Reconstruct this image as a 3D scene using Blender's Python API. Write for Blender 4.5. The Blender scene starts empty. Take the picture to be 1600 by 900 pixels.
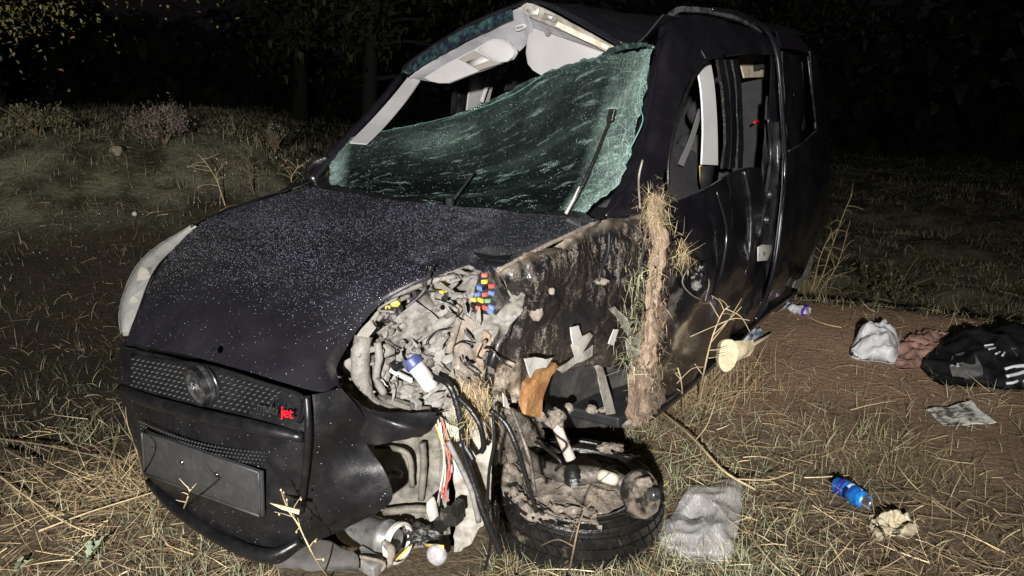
import bpy, bmesh, math, random
import numpy as np
from mathutils import Vector, Matrix, Euler, noise
random.seed(7); rng = np.random.default_rng(7)
R = math.radians
sc = bpy.context.scene; COL = sc.collection

# ------------------------------------------------------------------ camera
FPX, CAM_H, CAM_P = 1203.0, 1.58, R(14.46)
cam = bpy.data.objects.new('camera', bpy.data.cameras.new('camera')); COL.objects.link(cam)
cam.location = (0, 0, CAM_H); cam.rotation_euler = (R(90) - CAM_P, 0, 0)
cam.data.sensor_width = 36; cam.data.lens = 36 * FPX / 1600; cam.data.clip_start = .05; cam.data.clip_end = 500
sc.camera = cam

# ------------------------------------------------------------------ night sky
w = bpy.data.worlds.new('World'); sc.world = w; w.use_nodes = True
nt = w.node_tree; bg = nt.nodes['Background']
sk = nt.nodes.new('ShaderNodeTexSky'); sk.sky_type = 'NISHITA'; sk.sun_disc = False
SUN_EL, SUN_AZ = R(-3.2), R(200)
sk.sun_elevation = SUN_EL; sk.sun_rotation = SUN_AZ
glow = nt.nodes.new('ShaderNodeMix'); glow.data_type = 'RGBA'; glow.blend_type = 'ADD'; glow.inputs[0].default_value = 1; glow.inputs[7].default_value = (.055, .048, .062, 1)   # faint glow of the night sky
nt.links.new(sk.outputs[0], glow.inputs[6]); nt.links.new(glow.outputs[2], bg.inputs[0]); bg.inputs[1].default_value = .06

# ------------------------------------------------------------------ the torch beside the photographer that lights the wreck
ld = bpy.data.lights.new('torch', 'SPOT'); ld.energy = 2950; ld.color = (1.0, .97, .935)
ld.spot_size = R(104); ld.spot_blend = 1.0; ld.shadow_soft_size = .05
lo = bpy.data.objects.new('torch', ld); COL.objects.link(lo)
lo.location = (-.38, -2.2, 1.95)
lo.rotation_euler = (Vector((-.35, 3.6, 1.15)) - lo.location).to_track_quat('-Z', 'Y').to_euler()
sc.view_settings.view_transform = 'Standard'; sc.view_settings.look = 'None'
sc.view_settings.exposure = 0; sc.view_settings.gamma = 1
sc.cycles.max_bounces = 6; sc.cycles.transparent_max_bounces = 12

# ------------------------------------------------------------------ the wreck's own frame: x forward, y to its left, z up
def rotm(a, ax): return Matrix.Rotation(a, 3, ax)
VM = rotm(R(-122.89), 'Z') @ rotm(R(3.83), 'Y') @ rotm(R(1.11), 'X')
VT = Vector((-.939, 2.176, -.049)); VMI = VM.transposed()
FW = Vector((0, math.cos(CAM_P), -math.sin(CAM_P))); UP = Vector((0, math.sin(CAM_P), math.cos(CAM_P)))
EYE = Vector((0, 0, CAM_H))
def K(x, y, z): return VM @ Vector((x, y, z)) + VT
def sight(px, py): return FW + Vector(((px - 800) / FPX, 0, 0)) - UP * ((py - 450) / FPX)
def _hit(px, py, v, i):
    o = VMI @ (EYE - VT); d = VMI @ sight(px, py)
    return VM @ (o + d * ((v - o[i]) / d[i])) + VT
def X(px, py, v): return _hit(px, py, v, 0)      # a measured point on a plane across the wreck
def Y(px, py, v): return _hit(px, py, v, 1)      # ... on a plane along its side
def Z(px, py, v): return _hit(px, py, v, 2)
def G(px, py, z=0.0):
    d = sight(px, py); return EYE + d * ((z - CAM_H) / d.z)
def D(px, py, dist): return EYE + sight(px, py) * dist

# ------------------------------------------------------------------ materials
MATS = {}
def nodes_of(name):
    m = bpy.data.materials.new(name); m.use_nodes = True; t = m.node_tree
    return m, t, t.nodes['Principled BSDF'], t.links.new
def ramp(t, src, p0, p1, c0=(0, 0, 0, 1), c1=(1, 1, 1, 1)):
    r = t.nodes.new('ShaderNodeValToRGB'); e = r.color_ramp.elements
    e[0].position, e[1].position = p0, p1; e[0].color, e[1].color = c0, c1
    t.links.new(src, r.inputs[0]); return r.outputs[0]
def noisen(t, scale, detail=6, rough=.6, vec=None, dist=0):
    n = t.nodes.new('ShaderNodeTexNoise'); n.inputs['Scale'].default_value = scale; n.inputs['Detail'].default_value = detail
    n.inputs['Roughness'].default_value = rough; n.inputs['Distortion'].default_value = dist
    t.links.new(vec if vec else objco(t), n.inputs['Vector']); return n.outputs[0]
def objco(t):
    for n in t.nodes:
        if n.type == 'TEX_COORD': return n.outputs['Object']
    return t.nodes.new('ShaderNodeTexCoord').outputs['Object']
def stretch(t, sx, sy, sz, rot=(0, 0, 0)):
    mp = t.nodes.new('ShaderNodeMapping'); mp.inputs['Scale'].default_value = (sx, sy, sz); mp.inputs['Rotation'].default_value = rot
    t.links.new(objco(t), mp.inputs[0]); return mp.outputs[0]
def mixc(t, fac, a, b):
    m = t.nodes.new('ShaderNodeMix'); m.data_type = 'RGBA'
    for sock, v in ((m.inputs[0], fac), (m.inputs[6], a), (m.inputs[7], b)):
        if hasattr(v, 'is_linked') or hasattr(v, 'links'): t.links.new(v, sock)
        elif isinstance(v, (int, float)): sock.default_value = v
        else: sock.default_value = (*v[:3], 1)
    return m.outputs[2]
def mat(name, c, rough=.6, metal=0, c2=None, s=12, lo=.4, hi=.62, bump=0, bs=60, coat=0, spec=.5, sss=0, stretch3=None, r2=None, c3=None, s3=70, lo3=.5, hi3=.6):
    if name in MATS: return MATS[name]
    m, t, b, L = nodes_of(name)
    b.inputs['Roughness'].default_value = rough; b.inputs['Metallic'].default_value = metal
    b.inputs['Specular IOR Level'].default_value = spec; b.inputs['Coat Weight'].default_value = coat
    b.inputs['Coat Roughness'].default_value = .08
    vec = stretch(t, *stretch3) if stretch3 else None
    if c2:
        f = ramp(t, noisen(t, s, 7, .65, vec), lo, hi)
        col = mixc(t, f, c, c2)
        if c3: col = mixc(t, ramp(t, noisen(t, s3, 4, .6, vec), lo3, hi3), col, c3)
        L(col, b.inputs['Base Color'])
        if r2 is not None:
            mr = t.nodes.new('ShaderNodeMapRange'); L(f, mr.inputs[0]); mr.inputs[3].default_value = rough; mr.inputs[4].default_value = r2
            L(mr.outputs[0], b.inputs['Roughness'])
    else: b.inputs['Base Color'].default_value = (*c, 1)
    if bump:
        bn = t.nodes.new('ShaderNodeBump'); bn.inputs['Strength'].default_value = bump; bn.inputs['Distance'].default_value = .01
        L(noisen(t, bs, 5, .6), bn.inputs['Height']); L(bn.outputs[0], b.inputs['Normal'])
    MATS[name] = m; return m

PAINT = mat('black_paint', (.006, .0055, .008), .28, 0, (.012, .011, .014), 5, .4, .7, .06, 9, coat=.6, r2=.4, c3=(.10, .09, .075), s3=160, lo3=.70, hi3=.80)
PAINTW = mat('black_wet_paint', (.012, .0112, .015), .33, 0, (.019, .018, .022), 6, .4, .7, .10, 120, coat=.35, r2=.45)
PLAST = mat('black_plastic', (.006, .006, .007), .30, 0, (.011, .0105, .011), 14, .42, .66, .10, 60, spec=.4, r2=.48, c3=(.09, .085, .075), s3=190, lo3=.70, hi3=.78)
GRILLE = mat('grille_black', (.006, .006, .007), .48, 0, (.012, .012, .012), 30, bump=.05, spec=.3)
RUBBER = mat('black_rubber', (.008, .008, .008), .32, 0, (.02, .018, .016), 25, .5, .7, .3, 90)
CHROME = mat('dulled_chrome', (.12, .12, .125), .22, .9, (.05, .05, .05), 30)
BADGE = mat('badge_dark', (.02, .02, .022), .3, .3, (.08, .08, .08), 60, .45, .65, .2, 100)
PLATE = mat('plate_backing', (.028, .028, .029), .55, 0, (.042, .042, .042), 20, .45, .7, .1, 60, c3=(.12, .12, .12), s3=120, lo3=.68, hi3=.74)
WTRIM = mat('white_trim', (.42, .41, .41), .6, 0, (.36, .35, .35), 5, bump=.03, bs=200)
VISOR = mat('visor_vinyl', (.42, .405, .405), .55, 0, (.37, .36, .36), 4, bump=.04, bs=260)
HEADL = mat('headliner', (.36, .35, .37), .85, 0, (.28, .27, .29), 9, bump=.12, bs=150)
CHANNEL = mat('bare_channel', (.36, .34, .30), .6, .1, (.20, .18, .15), 22, bump=.3, bs=60)
FOAM = mat('cream_foam', (.62, .55, .44), .8, 0, (.50, .36, .24), 18, .5, .6)
DARK = mat('interior_black', (.010, .010, .011), .6, 0, (.018, .018, .02), 20, bump=.2, bs=120)
SEAT = mat('seat_cloth', (.035, .034, .036), .9, 0, (.055, .053, .055), 60, bump=.3, bs=300)
GREYM = mat('grey_metal', (.075, .075, .08), .30, .5, (.018, .018, .02), 9, .42, .6, .35, 22)
DUST = mat('dusty_alloy', (.225, .212, .192), .68, .1, (.11, .10, .088), 16, .40, .60, .55, 55, c3=(.05, .046, .042), s3=42, lo3=.57, hi3=.67)
DUSTB = mat('dusty_beige', (.22, .207, .187), .7, 0, (.14, .128, .11), 14, .40, .62, .5, 40, c3=(.045, .04, .036), s3=34, lo3=.58, hi3=.72)
OLIVE = mat('dirty_panel', (.19, .175, .145), .6, .1, (.085, .078, .064), 13, .42, .62, .4, 45, c3=(.035, .032, .027), s3=36, lo3=.62, hi3=.72)
LINER = mat('pale_liner', (.34, .325, .29), .6, 0, (.15, .132, .105), 10, .44, .60, .35, 40, c3=(.06, .055, .045), s3=45, lo3=.66, hi3=.72)
GREYP = mat('grey_plastic', (.20, .19, .18), .6, 0, (.09, .085, .08), 18, bump=.3, bs=50)
DARKP = mat('engine_black', (.018, .017, .016), .45, 0, (.10, .09, .078), 28, .52, .66, .3, 60)
WHITEP = mat('white_plastic', (.48, .47, .44), .5, 0, (.30, .28, .245), 22, .50, .68)
BLUE = mat('cap_blue', (.03, .045, .16), .45, 0, (.06, .08, .2), 30)
YEL = mat('cap_yellow', (.60, .42, .04), .55, 0, (.38, .30, .13), 60, .45, .65)
ORG = mat('torn_orange', (.19, .085, .03), .6, 0, (.34, .19, .08), 16, .42, .6, .5, 40, c3=(.16, .07, .025), s3=40, lo3=.6, hi3=.7)
RED = mat('fuse_red', (.50, .06, .05), .55, 0, (.30, .22, .19), 70, .46, .66); FBLU = mat('fuse_blue', (.06, .16, .46), .55, 0, (.25, .25, .27), 70, .46, .66); FGRN = mat('fuse_green', (.06, .30, .12), .55, 0, (.25, .26, .21), 70, .46, .66)
REDT = mat('red_lettering', (.75, .01, .02), .4); GRYT = mat('grey_lettering', (.025, .025, .026), .4)
MUD = mat('mud', (.30, .22, .16), .95, 0, (.19, .13, .09), 22, .42, .62, .9, 60, c3=(.36, .28, .19), s3=90, lo3=.58, hi3=.68)
MUDG = mat('grey_mud', (.225, .19, .155), .9, 0, (.11, .09, .072), 18, .42, .62, .9, 50, c3=(.33, .29, .25), s3=40, lo3=.6, hi3=.7)
STEEL = mat('grimy_steel', (.16, .14, .12), .5, .4, (.05, .042, .035), 20, .42, .62, .6, 50)
SILV = mat('silver_can', (.17, .17, .165), .40, .15, (.07, .066, .062), 16, .45, .66, .2, 30)
ROD = mat('pinkish_rod', (.50, .42, .36), .55, 0, (.38, .31, .26), 20)
BARK = mat('bark', (.018, .015, .013), .9, 0, (.010, .009, .007), 20, bump=.8, bs=30)
STALK = mat('dry_stalk', (.50, .40, .24), .75, 0, (.34, .26, .15), 40, bump=.2)
STALKD = mat('brown_stalk', (.20, .145, .09), .8, 0, (.11, .08, .05), 40, bump=.2)
RWIRE = mat('red_wire', (.55, .10, .08), .5); WWIRE = mat('white_wire', (.55, .52, .46), .5); YWIRE = mat('yellow_wire', (.6, .42, .12), .5)

def muddy_paint():
    m, t, b, L = nodes_of('mud_streaked_paint')
    big = ramp(t, noisen(t, 3.2, 5, .6), .38, .56)
    st = ramp(t, noisen(t, 1, 8, .72, stretch(t, 46, 46, 7)), .48, .60)
    fine = ramp(t, noisen(t, 130, 4, .7), .40, .60)
    def mul(a, c):
        n = t.nodes.new('ShaderNodeMath'); n.operation = 'MULTIPLY'; L(a, n.inputs[0]); L(c, n.inputs[1]); return n.outputs[0]
    at = t.nodes.new('ShaderNodeAttribute'); at.attribute_name = 'mud'
    mx = t.nodes.new('ShaderNodeMath'); mx.operation = 'MAXIMUM'
    L(mul(mul(big, st), fine), mx.inputs[0]); L(mul(at.outputs['Fac'], ramp(t, noisen(t, 26, 6, .7), .34, .58)), mx.inputs[1])
    f = mx.outputs[0]
    mudc = mixc(t, ramp(t, noisen(t, 14), .4, .62), (.40, .335, .26), (.22, .165, .115))
    L(mixc(t, f, (.008, .0075, .009), mudc), b.inputs['Base Color'])
    mr = t.nodes.new('ShaderNodeMapRange'); L(f, mr.inputs[0]); mr.inputs[3].default_value = .3; mr.inputs[4].default_value = .9; L(mr.outputs[0], b.inputs['Roughness'])
    bn = t.nodes.new('ShaderNodeBump'); bn.inputs['Strength'].default_value = .6; bn.inputs['Distance'].default_value = .006; L(f, bn.inputs['Height']); L(bn.outputs[0], b.inputs['Normal'])
    return m
MUDPAINT = muddy_paint()

def glass_mat():
    m, t, b, L = nodes_of('shattered_windscreen_glass'); t.nodes.remove(b)
    out = [n for n in t.nodes if n.type == 'OUTPUT_MATERIAL'][0]
    at = t.nodes.new('ShaderNodeAttribute'); at.attribute_name = 'crush'
    uv = t.nodes.new('ShaderNodeUVMap'); uv.uv_map = 'uv'
    def uvm(sx, sy, rot):
        q = t.nodes.new('ShaderNodeMapping'); q.vector_type = 'POINT'; q.inputs['Rotation'].default_value = (0, 0, rot); L(uv.outputs[0], q.inputs[0])
        q2 = t.nodes.new('ShaderNodeMapping'); q2.inputs['Scale'].default_value = (sx, sy, 1); L(q.outputs[0], q2.inputs[0]); return q2.outputs[0]
    def math2(op, a, c):
        n = t.nodes.new('ShaderNodeMath'); n.operation = op; n.use_clamp = True
        for i, v in enumerate((a, c)):
            if isinstance(v, (int, float)): n.inputs[i].default_value = v
            else: L(v, n.inputs[i])
        return n.outputs[0]
    streak = ramp(t, noisen(t, 1, 4, .65, uvm(7, 62, R(-15))), .58, .66)
    streak2 = ramp(t, noisen(t, 1, 3, .6, uvm(1.4, 24, R(-12))), .52, .74)
    v = t.nodes.new('ShaderNodeTexVoronoi'); v.feature = 'DISTANCE_TO_EDGE'; v.inputs['Scale'].default_value = 1; L(uvm(95, 42, R(-20)), v.inputs['Vector'])
    crack = ramp(t, v.outputs['Distance'], .0, .075, (1, 1, 1, 1), (0, 0, 0, 1))
    v2 = t.nodes.new('ShaderNodeTexVoronoi'); v2.feature = 'DISTANCE_TO_EDGE'; v2.inputs['Scale'].default_value = 16; L(objco(t), v2.inputs['Vector'])
    crack2 = ramp(t, v2.outputs['Distance'], .0, .03, (1, 1, 1, 1), (0, 0, 0, 1))
    patch = ramp(t, noisen(t, 6, 5, .6), .40, .66)
    grain = ramp(t, noisen(t, 240, 3, .7), .40, .66)
    cr = at.outputs['Fac']
    a = math2('MULTIPLY', cr, math2('ADD', math2('MULTIPLY', patch, .55), .26))
    bq = math2('MULTIPLY', cr, math2('MULTIPLY', math2('MULTIPLY', math2('MAXIMUM', math2('MULTIPLY', crack, .7), crack2), math2('ADD', math2('MULTIPLY', grain, .7), .3)), .95))
    c = math2('MULTIPLY', streak, math2('MULTIPLY', grain, .6))
    d = math2('MULTIPLY', streak2, .04)
    f = math2('ADD', math2('ADD', math2('MULTIPLY', a, math2('ADD', math2('MULTIPLY', grain, .6), .4)), bq), math2('ADD', c, d))
    f = math2('ADD', f, .008)
    tr = t.nodes.new('ShaderNodeBsdfTransparent'); tr.inputs[0].default_value = (.29, .41, .375, 1)
    gl = t.nodes.new('ShaderNodeBsdfGlossy'); gl.inputs['Roughness'].default_value = .12; gl.inputs[0].default_value = (.8, .9, .88, 1)
    bn = t.nodes.new('ShaderNodeBump'); bn.inputs['Strength'].default_value = .8; bn.inputs['Distance'].default_value = .004
    L(noisen(t, 90, 4, .7), bn.inputs['Height']); L(bn.outputs[0], gl.inputs['Normal'])
    m1 = t.nodes.new('ShaderNodeMixShader'); m1.inputs[0].default_value = .07; L(tr.outputs[0], m1.inputs[1]); L(gl.outputs[0], m1.inputs[2])
    df = t.nodes.new('ShaderNodeBsdfDiffuse'); df.inputs[0].default_value = (.34, .46, .42, 1)
    m2 = t.nodes.new('ShaderNodeMixShader'); L(f, m2.inputs[0]); L(m1.outputs[0], m2.inputs[1]); L(df.outputs[0], m2.inputs[2])
    L(m2.outputs[0], out.inputs[0]); return m
WSGLASS = glass_mat()

def film(name, col, alpha_lo, alpha_hi, s=9, rough=.3, bump=.6, tint=(1, 1, 1), crease_glint=0):
    m, t, b, L = nodes_of(name)
    out = [n for n in t.nodes if n.type == 'OUTPUT_MATERIAL'][0]
    b.inputs['Base Color'].default_value = (*col, 1); b.inputs['Roughness'].default_value = rough
    bn = t.nodes.new('ShaderNodeBump'); bn.inputs['Strength'].default_value = bump; bn.inputs['Distance'].default_value = .01
    L(noisen(t, 30, 5, .6, None, .8), bn.inputs['Height']); L(bn.outputs[0], b.inputs['Normal'])
    tr = t.nodes.new('ShaderNodeBsdfTransparent'); tr.inputs[0].default_value = (*tint, 1)
    f = ramp(t, noisen(t, s, 5, .65, None, .6), .35, .68, (alpha_lo,) * 3 + (1,), (alpha_hi,) * 3 + (1,))
    if crease_glint:  # pale lines that paint highlights along the film's folds
        cl = ramp(t, noisen(t, 1, 3, .5, stretch(t, 26, 5, 26, (0, 0, .5)), 1.2), .485, .50); c2_ = ramp(t, noisen(t, 1, 3, .5, stretch(t, 26, 5, 26, (0, 0, .5)), 1.2), .50, .515, (1, 1, 1, 1), (0, 0, 0, 1))
        mn = t.nodes.new('ShaderNodeMath'); mn.operation = 'MULTIPLY'; L(cl, mn.inputs[0]); L(c2_, mn.inputs[1]); ms = t.nodes.new('ShaderNodeMath'); ms.operation = 'MULTIPLY_ADD'; ms.use_clamp = True; L(mn.outputs[0], ms.inputs[0]); ms.inputs[1].default_value = crease_glint; L(f, ms.inputs[2]); f = ms.outputs[0]
    mx = t.nodes.new('ShaderNodeMixShader'); L(f, mx.inputs[0]); L(tr.outputs[0], mx.inputs[1]); L(b.outputs[0], mx.inputs[2]); L(mx.outputs[0], out.inputs[0])
    return m
LENS = film('hazed_lens', (.62, .62, .58), .12, .42, 14, .12, .15)
BAGFILM = film('clear_film', (.66, .65, .645), .22, .62, 7, .10, .08, crease_glint=.7)
WINGL = film('dark_window_glass', (.01, .011, .011), .25, .4, 4, .08, .05, (.35, .37, .36))
DROP = mat('water_drop', (.55, .57, .72), .16, .5)

def tint_mat(name, rough=.8, spec=.3, trans=0):
    m, t, b, L = nodes_of(name)
    a = t.nodes.new('ShaderNodeAttribute'); a.attribute_name = 'tint'; L(a.outputs['Color'], b.inputs['Base Color'])
    b.inputs['Roughness'].default_value = rough; b.inputs['Specular IOR Level'].default_value = spec
    return m
BLADE = tint_mat('blades'); LEAF = tint_mat('leaves', .55, .5)

# ------------------------------------------------------------------ builders
ORG0 = {}
def link(name, me, m, parent=None, kind=None):
    o = bpy.data.objects.new(name, me); COL.objects.link(o)
    if m: me.materials.append(m)
    if parent is not None: o.parent = parent; ORG0[o.name] = ORG0[parent.name]
    if kind: o['kind'] = kind
    return o
def mesh(name, v, f, m, parent=None, smooth=True, kind=None, org=None):
    og = ORG0[parent.name] if parent is not None else (org or Vector((0, 0, 0)))
    me = bpy.data.meshes.new(name); me.from_pydata([tuple(Vector(p) - og) for p in v], [], f); me.update()
    if smooth: me.polygons.foreach_set('use_smooth', [True] * len(me.polygons))
    o = link(name, me, m, parent, kind)
    if parent is None: o.location = og; ORG0[o.name] = og
    return o
def thing(name, label, cat, loc, group=None):
    o = bpy.data.objects.new(name, None); COL.objects.link(o); o.location = loc; o.empty_display_size = .1
    ORG0[o.name] = Vector(loc); tag(o, label, cat, group); return o
def tag(o, label, cat, group=None):
    o['label'] = label; o['category'] = cat
    if group: o['group'] = group
    return o
def crom(P, n):
    if n <= 1 or len(P) < 2: return list(P)
    out = []
    for i in range(len(P) - 1):
        a, b, c, d = P[max(i - 1, 0)], P[i], P[i + 1], P[min(i + 2, len(P) - 1)]
        if i == 0: a = b * 2 - c
        if i == len(P) - 2: d = c * 2 - b
        for k in range(n):
            t = k / n
            out.append(.5 * ((2 * b) + (c - a) * t + (2 * a - 5 * b + 4 * c - d) * t * t + (3 * b - a - 3 * c + d) * t ** 3))
    out.append(P[-1].copy()); return out
def resample(rows, nu, nv):
    rows = [crom(r, nu) for r in rows]
    cols = [crom([r[j] for r in rows], nv) for j in range(len(rows[0]))]
    return [[cols[j][i] for j in range(len(cols))] for i in range(len(cols[0]))]
def grid_normals(g):
    n, m = len(g), len(g[0]); out = []
    for i in range(n):
        for j in range(m):
            du = g[i][min(j + 1, m - 1)] - g[i][max(j - 1, 0)]; dv = g[min(i + 1, n - 1)][j] - g[max(i - 1, 0)][j]
            q = du.cross(dv); q = q.normalized() if q.length > 1e-9 else Vector((0, -1, .3))
            if q.dot(EYE - g[i][j]) < 0: q = -q
            out.append(q)
    return out
def sheet(name, rows, m, parent, nu=5, nv=5, th=.004, amp=0, fs=6, amp2=0, fs2=30, seed=0, attr=None, afun=None, uv=False, kind=None, org=None, edge=0):
    g = resample(rows, nu, nv); n, mm = len(g), len(g[0]); N = grid_normals(g); off = Vector((seed * 3.1, seed * 1.7, seed * .9))
    v = []
    for i in range(n):
        for j in range(mm):
            p = g[i][j]; q = N[i * mm + j]; d = 0
            if amp: d += amp * (noise.fractal(p * fs + off, 1, 2, 4))
            if amp2: d += amp2 * (noise.turbulence(p * fs2 + off, 3, False) - .5)
            if edge:
                on = (i in (0, n - 1)) or (j in (0, mm - 1))
                if on: p = p + Vector((noise.noise(p * 40 + off), noise.noise(p * 40 - off), noise.noise(p * 44 + off * 2))) * edge
            v.append(p + q * d)
    f = [(i * mm + j, i * mm + j + 1, (i + 1) * mm + j + 1, (i + 1) * mm + j) for i in range(n - 1) for j in range(mm - 1)]
    if th:
        V0 = len(v); v += [v[k] - N[k] * th for k in range(V0)]
        f2 = [tuple(V0 + k for k in reversed(q)) for q in f]
        b = [j for j in range(mm)] + [i * mm + mm - 1 for i in range(1, n)] + [(n - 1) * mm + j for j in range(mm - 2, -1, -1)] + [i * mm for i in range(n - 2, 0, -1)]
        f += f2 + [(b[(k + 1) % len(b)], b[k], V0 + b[k], V0 + b[(k + 1) % len(b)]) for k in range(len(b))]
    o = mesh(name, v, f, m, parent, True, kind, org); me = o.data
    if th or uv:
        bm = bmesh.new(); bm.from_mesh(me); bmesh.ops.recalc_face_normals(bm, faces=bm.faces)
        for e in bm.edges:
            if len(e.link_faces) == 2 and e.calc_face_angle(0) > R(50): e.smooth = False
        bm.to_mesh(me); bm.free()
    tot = n * mm
    if attr:
        a = me.attributes.new(attr, 'FLOAT', 'POINT')
        vals = [afun((k % tot) % mm / (mm - 1), (k % tot) // mm / (n - 1)) for k in range(len(me.vertices))]
        a.data.foreach_set('value', vals)
    if uv:
        u = me.uv_layers.new(name='uv'); d = np.zeros(len(me.loops) * 2)
        vi = np.zeros(len(me.loops), dtype=np.int32); me.loops.foreach_get('vertex_index', vi); vi %= tot
        d[0::2] = (vi % mm) / (mm - 1) * 1.45; d[1::2] = (vi // mm) / (n - 1) * .5; u.data.foreach_set('uv', d)
    o['_gu'] = 0; del o['_gu']
    return o
def tube(name, pts, r, m, parent=None, n=7, sub=5, r1=None, kind=None, org=None, wob=0, cap=True):
    P = crom([Vector(p) for p in pts], sub); L_ = len(P); v, f = [], []
    up = Vector((.13, .21, 1)).normalized(); prev = None
    for i, p in enumerate(P):
        d = (P[min(i + 1, L_ - 1)] - P[max(i - 1, 0)]).normalized()
        a = d.cross(up if prev is None else prev)
        if a.length < 1e-4: a = d.cross(Vector((1, 0, 0)))
        a.normalize(); b = a.cross(d); prev = b
        t = i / max(1, L_ - 1)
        if isinstance(r, (list, tuple)):
            s = t * (len(r) - 1); k = min(int(s), len(r) - 2); rr = r[k] + (r[k + 1] - r[k]) * (s - k)
        else: rr = r + ((r1 if r1 is not None else r) - r) * t
        for k in range(n):
            an = 2 * math.pi * k / n; q = rr
            if wob: q = rr * (1 + wob * noise.fractal((p + a * math.cos(an) * rr + b * math.sin(an) * rr) * (.6 / max(rr, .004)), 1, 2, 3))
            v.append(p + a * math.cos(an) * q + b * math.sin(an) * q)
    for i in range(L_ - 1):
        for k in range(n): f.append((i * n + k, i * n + (k + 1) % n, (i + 1) * n + (k + 1) % n, (i + 1) * n + k))
    if cap: f += [tuple(range(n - 1, -1, -1)), tuple((L_ - 1) * n + k for k in range(n))]
    return mesh(name, v, f, m, parent, True, kind, org)
def basis(ax):
    ax = Vector(ax).normalized(); a = ax.cross(Vector((0, 0, 1)))
    if a.length < .05: a = ax.cross(Vector((1, 0, 0)))
    a.normalize(); return a, ax.cross(a), ax
def lathe(name, c, ax, prof, m, parent=None, n=24, org=None, wob=0, kind=None, cap=True):
    a, b, d = basis(ax); c = Vector(c); v, f = [], []
    for r, h in prof:
        for k in range(n):
            an = 2 * math.pi * k / n; p = c + d * h + (a * math.cos(an) + b * math.sin(an)) * r
            if wob: p = p + Vector((noise.noise(p * 30), noise.noise(p * 30 + Vector((9, 0, 0))), noise.noise(p * 30 + Vector((0, 9, 0))))) * wob
            v.append(p)
    for i in range(len(prof) - 1):
        for k in range(n): f.append((i * n + k, i * n + (k + 1) % n, (i + 1) * n + (k + 1) % n, (i + 1) * n + k))
    if cap and prof[0][0] > 1e-4: f.append(tuple(range(n - 1, -1, -1)))
    if cap and prof[-1][0] > 1e-4: f.append(tuple((len(prof) - 1) * n + k for k in range(n)))
    o = mesh(name, v, f, m, parent, True, kind, org)
    bm = bmesh.new(); bm.from_mesh(o.data); bmesh.ops.remove_doubles(bm, verts=bm.verts, dist=1e-5); bmesh.ops.recalc_face_normals(bm, faces=bm.faces)
    for e in bm.edges:
        if len(e.link_faces) == 2 and e.calc_face_angle(0) > R(40): e.smooth = False
    bm.to_mesh(o.data); bm.free(); return o
def slab(name, pts, m, parent=None, th=.01, org=None, kind=None, warp=0, nrm=None, bev=0):
    P = [Vector(p) for p in pts]; c = sum(P, Vector()) / len(P)
    n = Vector()
    for i in range(len(P)): n += (P[i] - c).cross(P[(i + 1) % len(P)] - c)
    n.normalize()
    if n.dot(EYE - c) < 0: n = -n; P.reverse()
    bm = bmesh.new(); fv = [bm.verts.new(p) for p in P]; fc = bm.faces.new(fv)
    bk = [bm.verts.new(p - n * th) for p in P]; bm.faces.new(list(reversed(bk)))
    for i in range(len(P)):
        j = (i + 1) % len(P); bm.faces.new((fv[j], fv[i], bk[i], bk[j]))
    if bev: bmesh.ops.bevel(bm, geom=list(bm.edges), offset=bev, segments=2, affect='EDGES', profile=.5)
    if warp:
        bmesh.ops.triangulate(bm, faces=bm.faces[:]); bmesh.ops.subdivide_edges(bm, edges=bm.edges[:], cuts=3, use_grid_fill=True)
        for q in bm.verts: q.co += Vector((noise.noise(q.co * 14), noise.noise(q.co * 14 + Vector((5, 0, 0))), noise.noise(q.co * 14 + Vector((0, 5, 0))))) * warp
    bmesh.ops.recalc_face_normals(bm, faces=bm.faces)
    for e in bm.edges:
        if len(e.link_faces) == 2 and e.calc_face_angle(0) > R(35): e.smooth = False
    og = ORG0[parent.name] if parent is not None else (org or Vector((0, 0, 0)))
    for q in bm.verts: q.co -= og
    me = bpy.data.meshes.new(name); bm.to_mesh(me); bm.free()
    me.polygons.foreach_set('use_smooth', [True] * len(me.polygons))
    o = link(name, me, m, parent, kind)
    if parent is None: o.location = og; ORG0[o.name] = og
    return o
def obox(name, c, ex, ey, ez, m, parent=None, bev=.003, org=None):
    c, ex, ey, ez = (Vector(q) for q in (c, ex, ey, ez)); bm = bmesh.new()
    vs = [bm.verts.new(c + ex * i + ey * j + ez * k) for i in (-1, 1) for j in (-1, 1) for k in (-1, 1)]
    for q in ((0, 1, 3, 2), (4, 6, 7, 5), (0, 4, 5, 1), (2, 3, 7, 6), (0, 2, 6, 4), (1, 5, 7, 3)): bm.faces.new([vs[i] for i in q])
    bmesh.ops.recalc_face_normals(bm, faces=bm.faces)
    if bev: bmesh.ops.bevel(bm, geom=list(bm.edges), offset=bev, segments=2, affect='EDGES', profile=.5)
    og = ORG0[parent.name] if parent is not None else (org or Vector((0, 0, 0)))
    for q in bm.verts: q.co -= og
    me = bpy.data.meshes.new(name); bm.to_mesh(me); bm.free(); o = link(name, me, m, parent)
    if parent is None: o.location = og; ORG0[o.name] = og
    return o
def kbox(name, x0, x1, y0, y1, z0, z1, m, parent, bev=.01):
    return obox(name, K((x0 + x1) / 2, (y0 + y1) / 2, (z0 + z1) / 2), VM @ Vector(((x1 - x0) / 2, 0, 0)), VM @ Vector((0, (y1 - y0) / 2, 0)), VM @ Vector((0, 0, (z1 - z0) / 2)), m, parent, bev)
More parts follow.
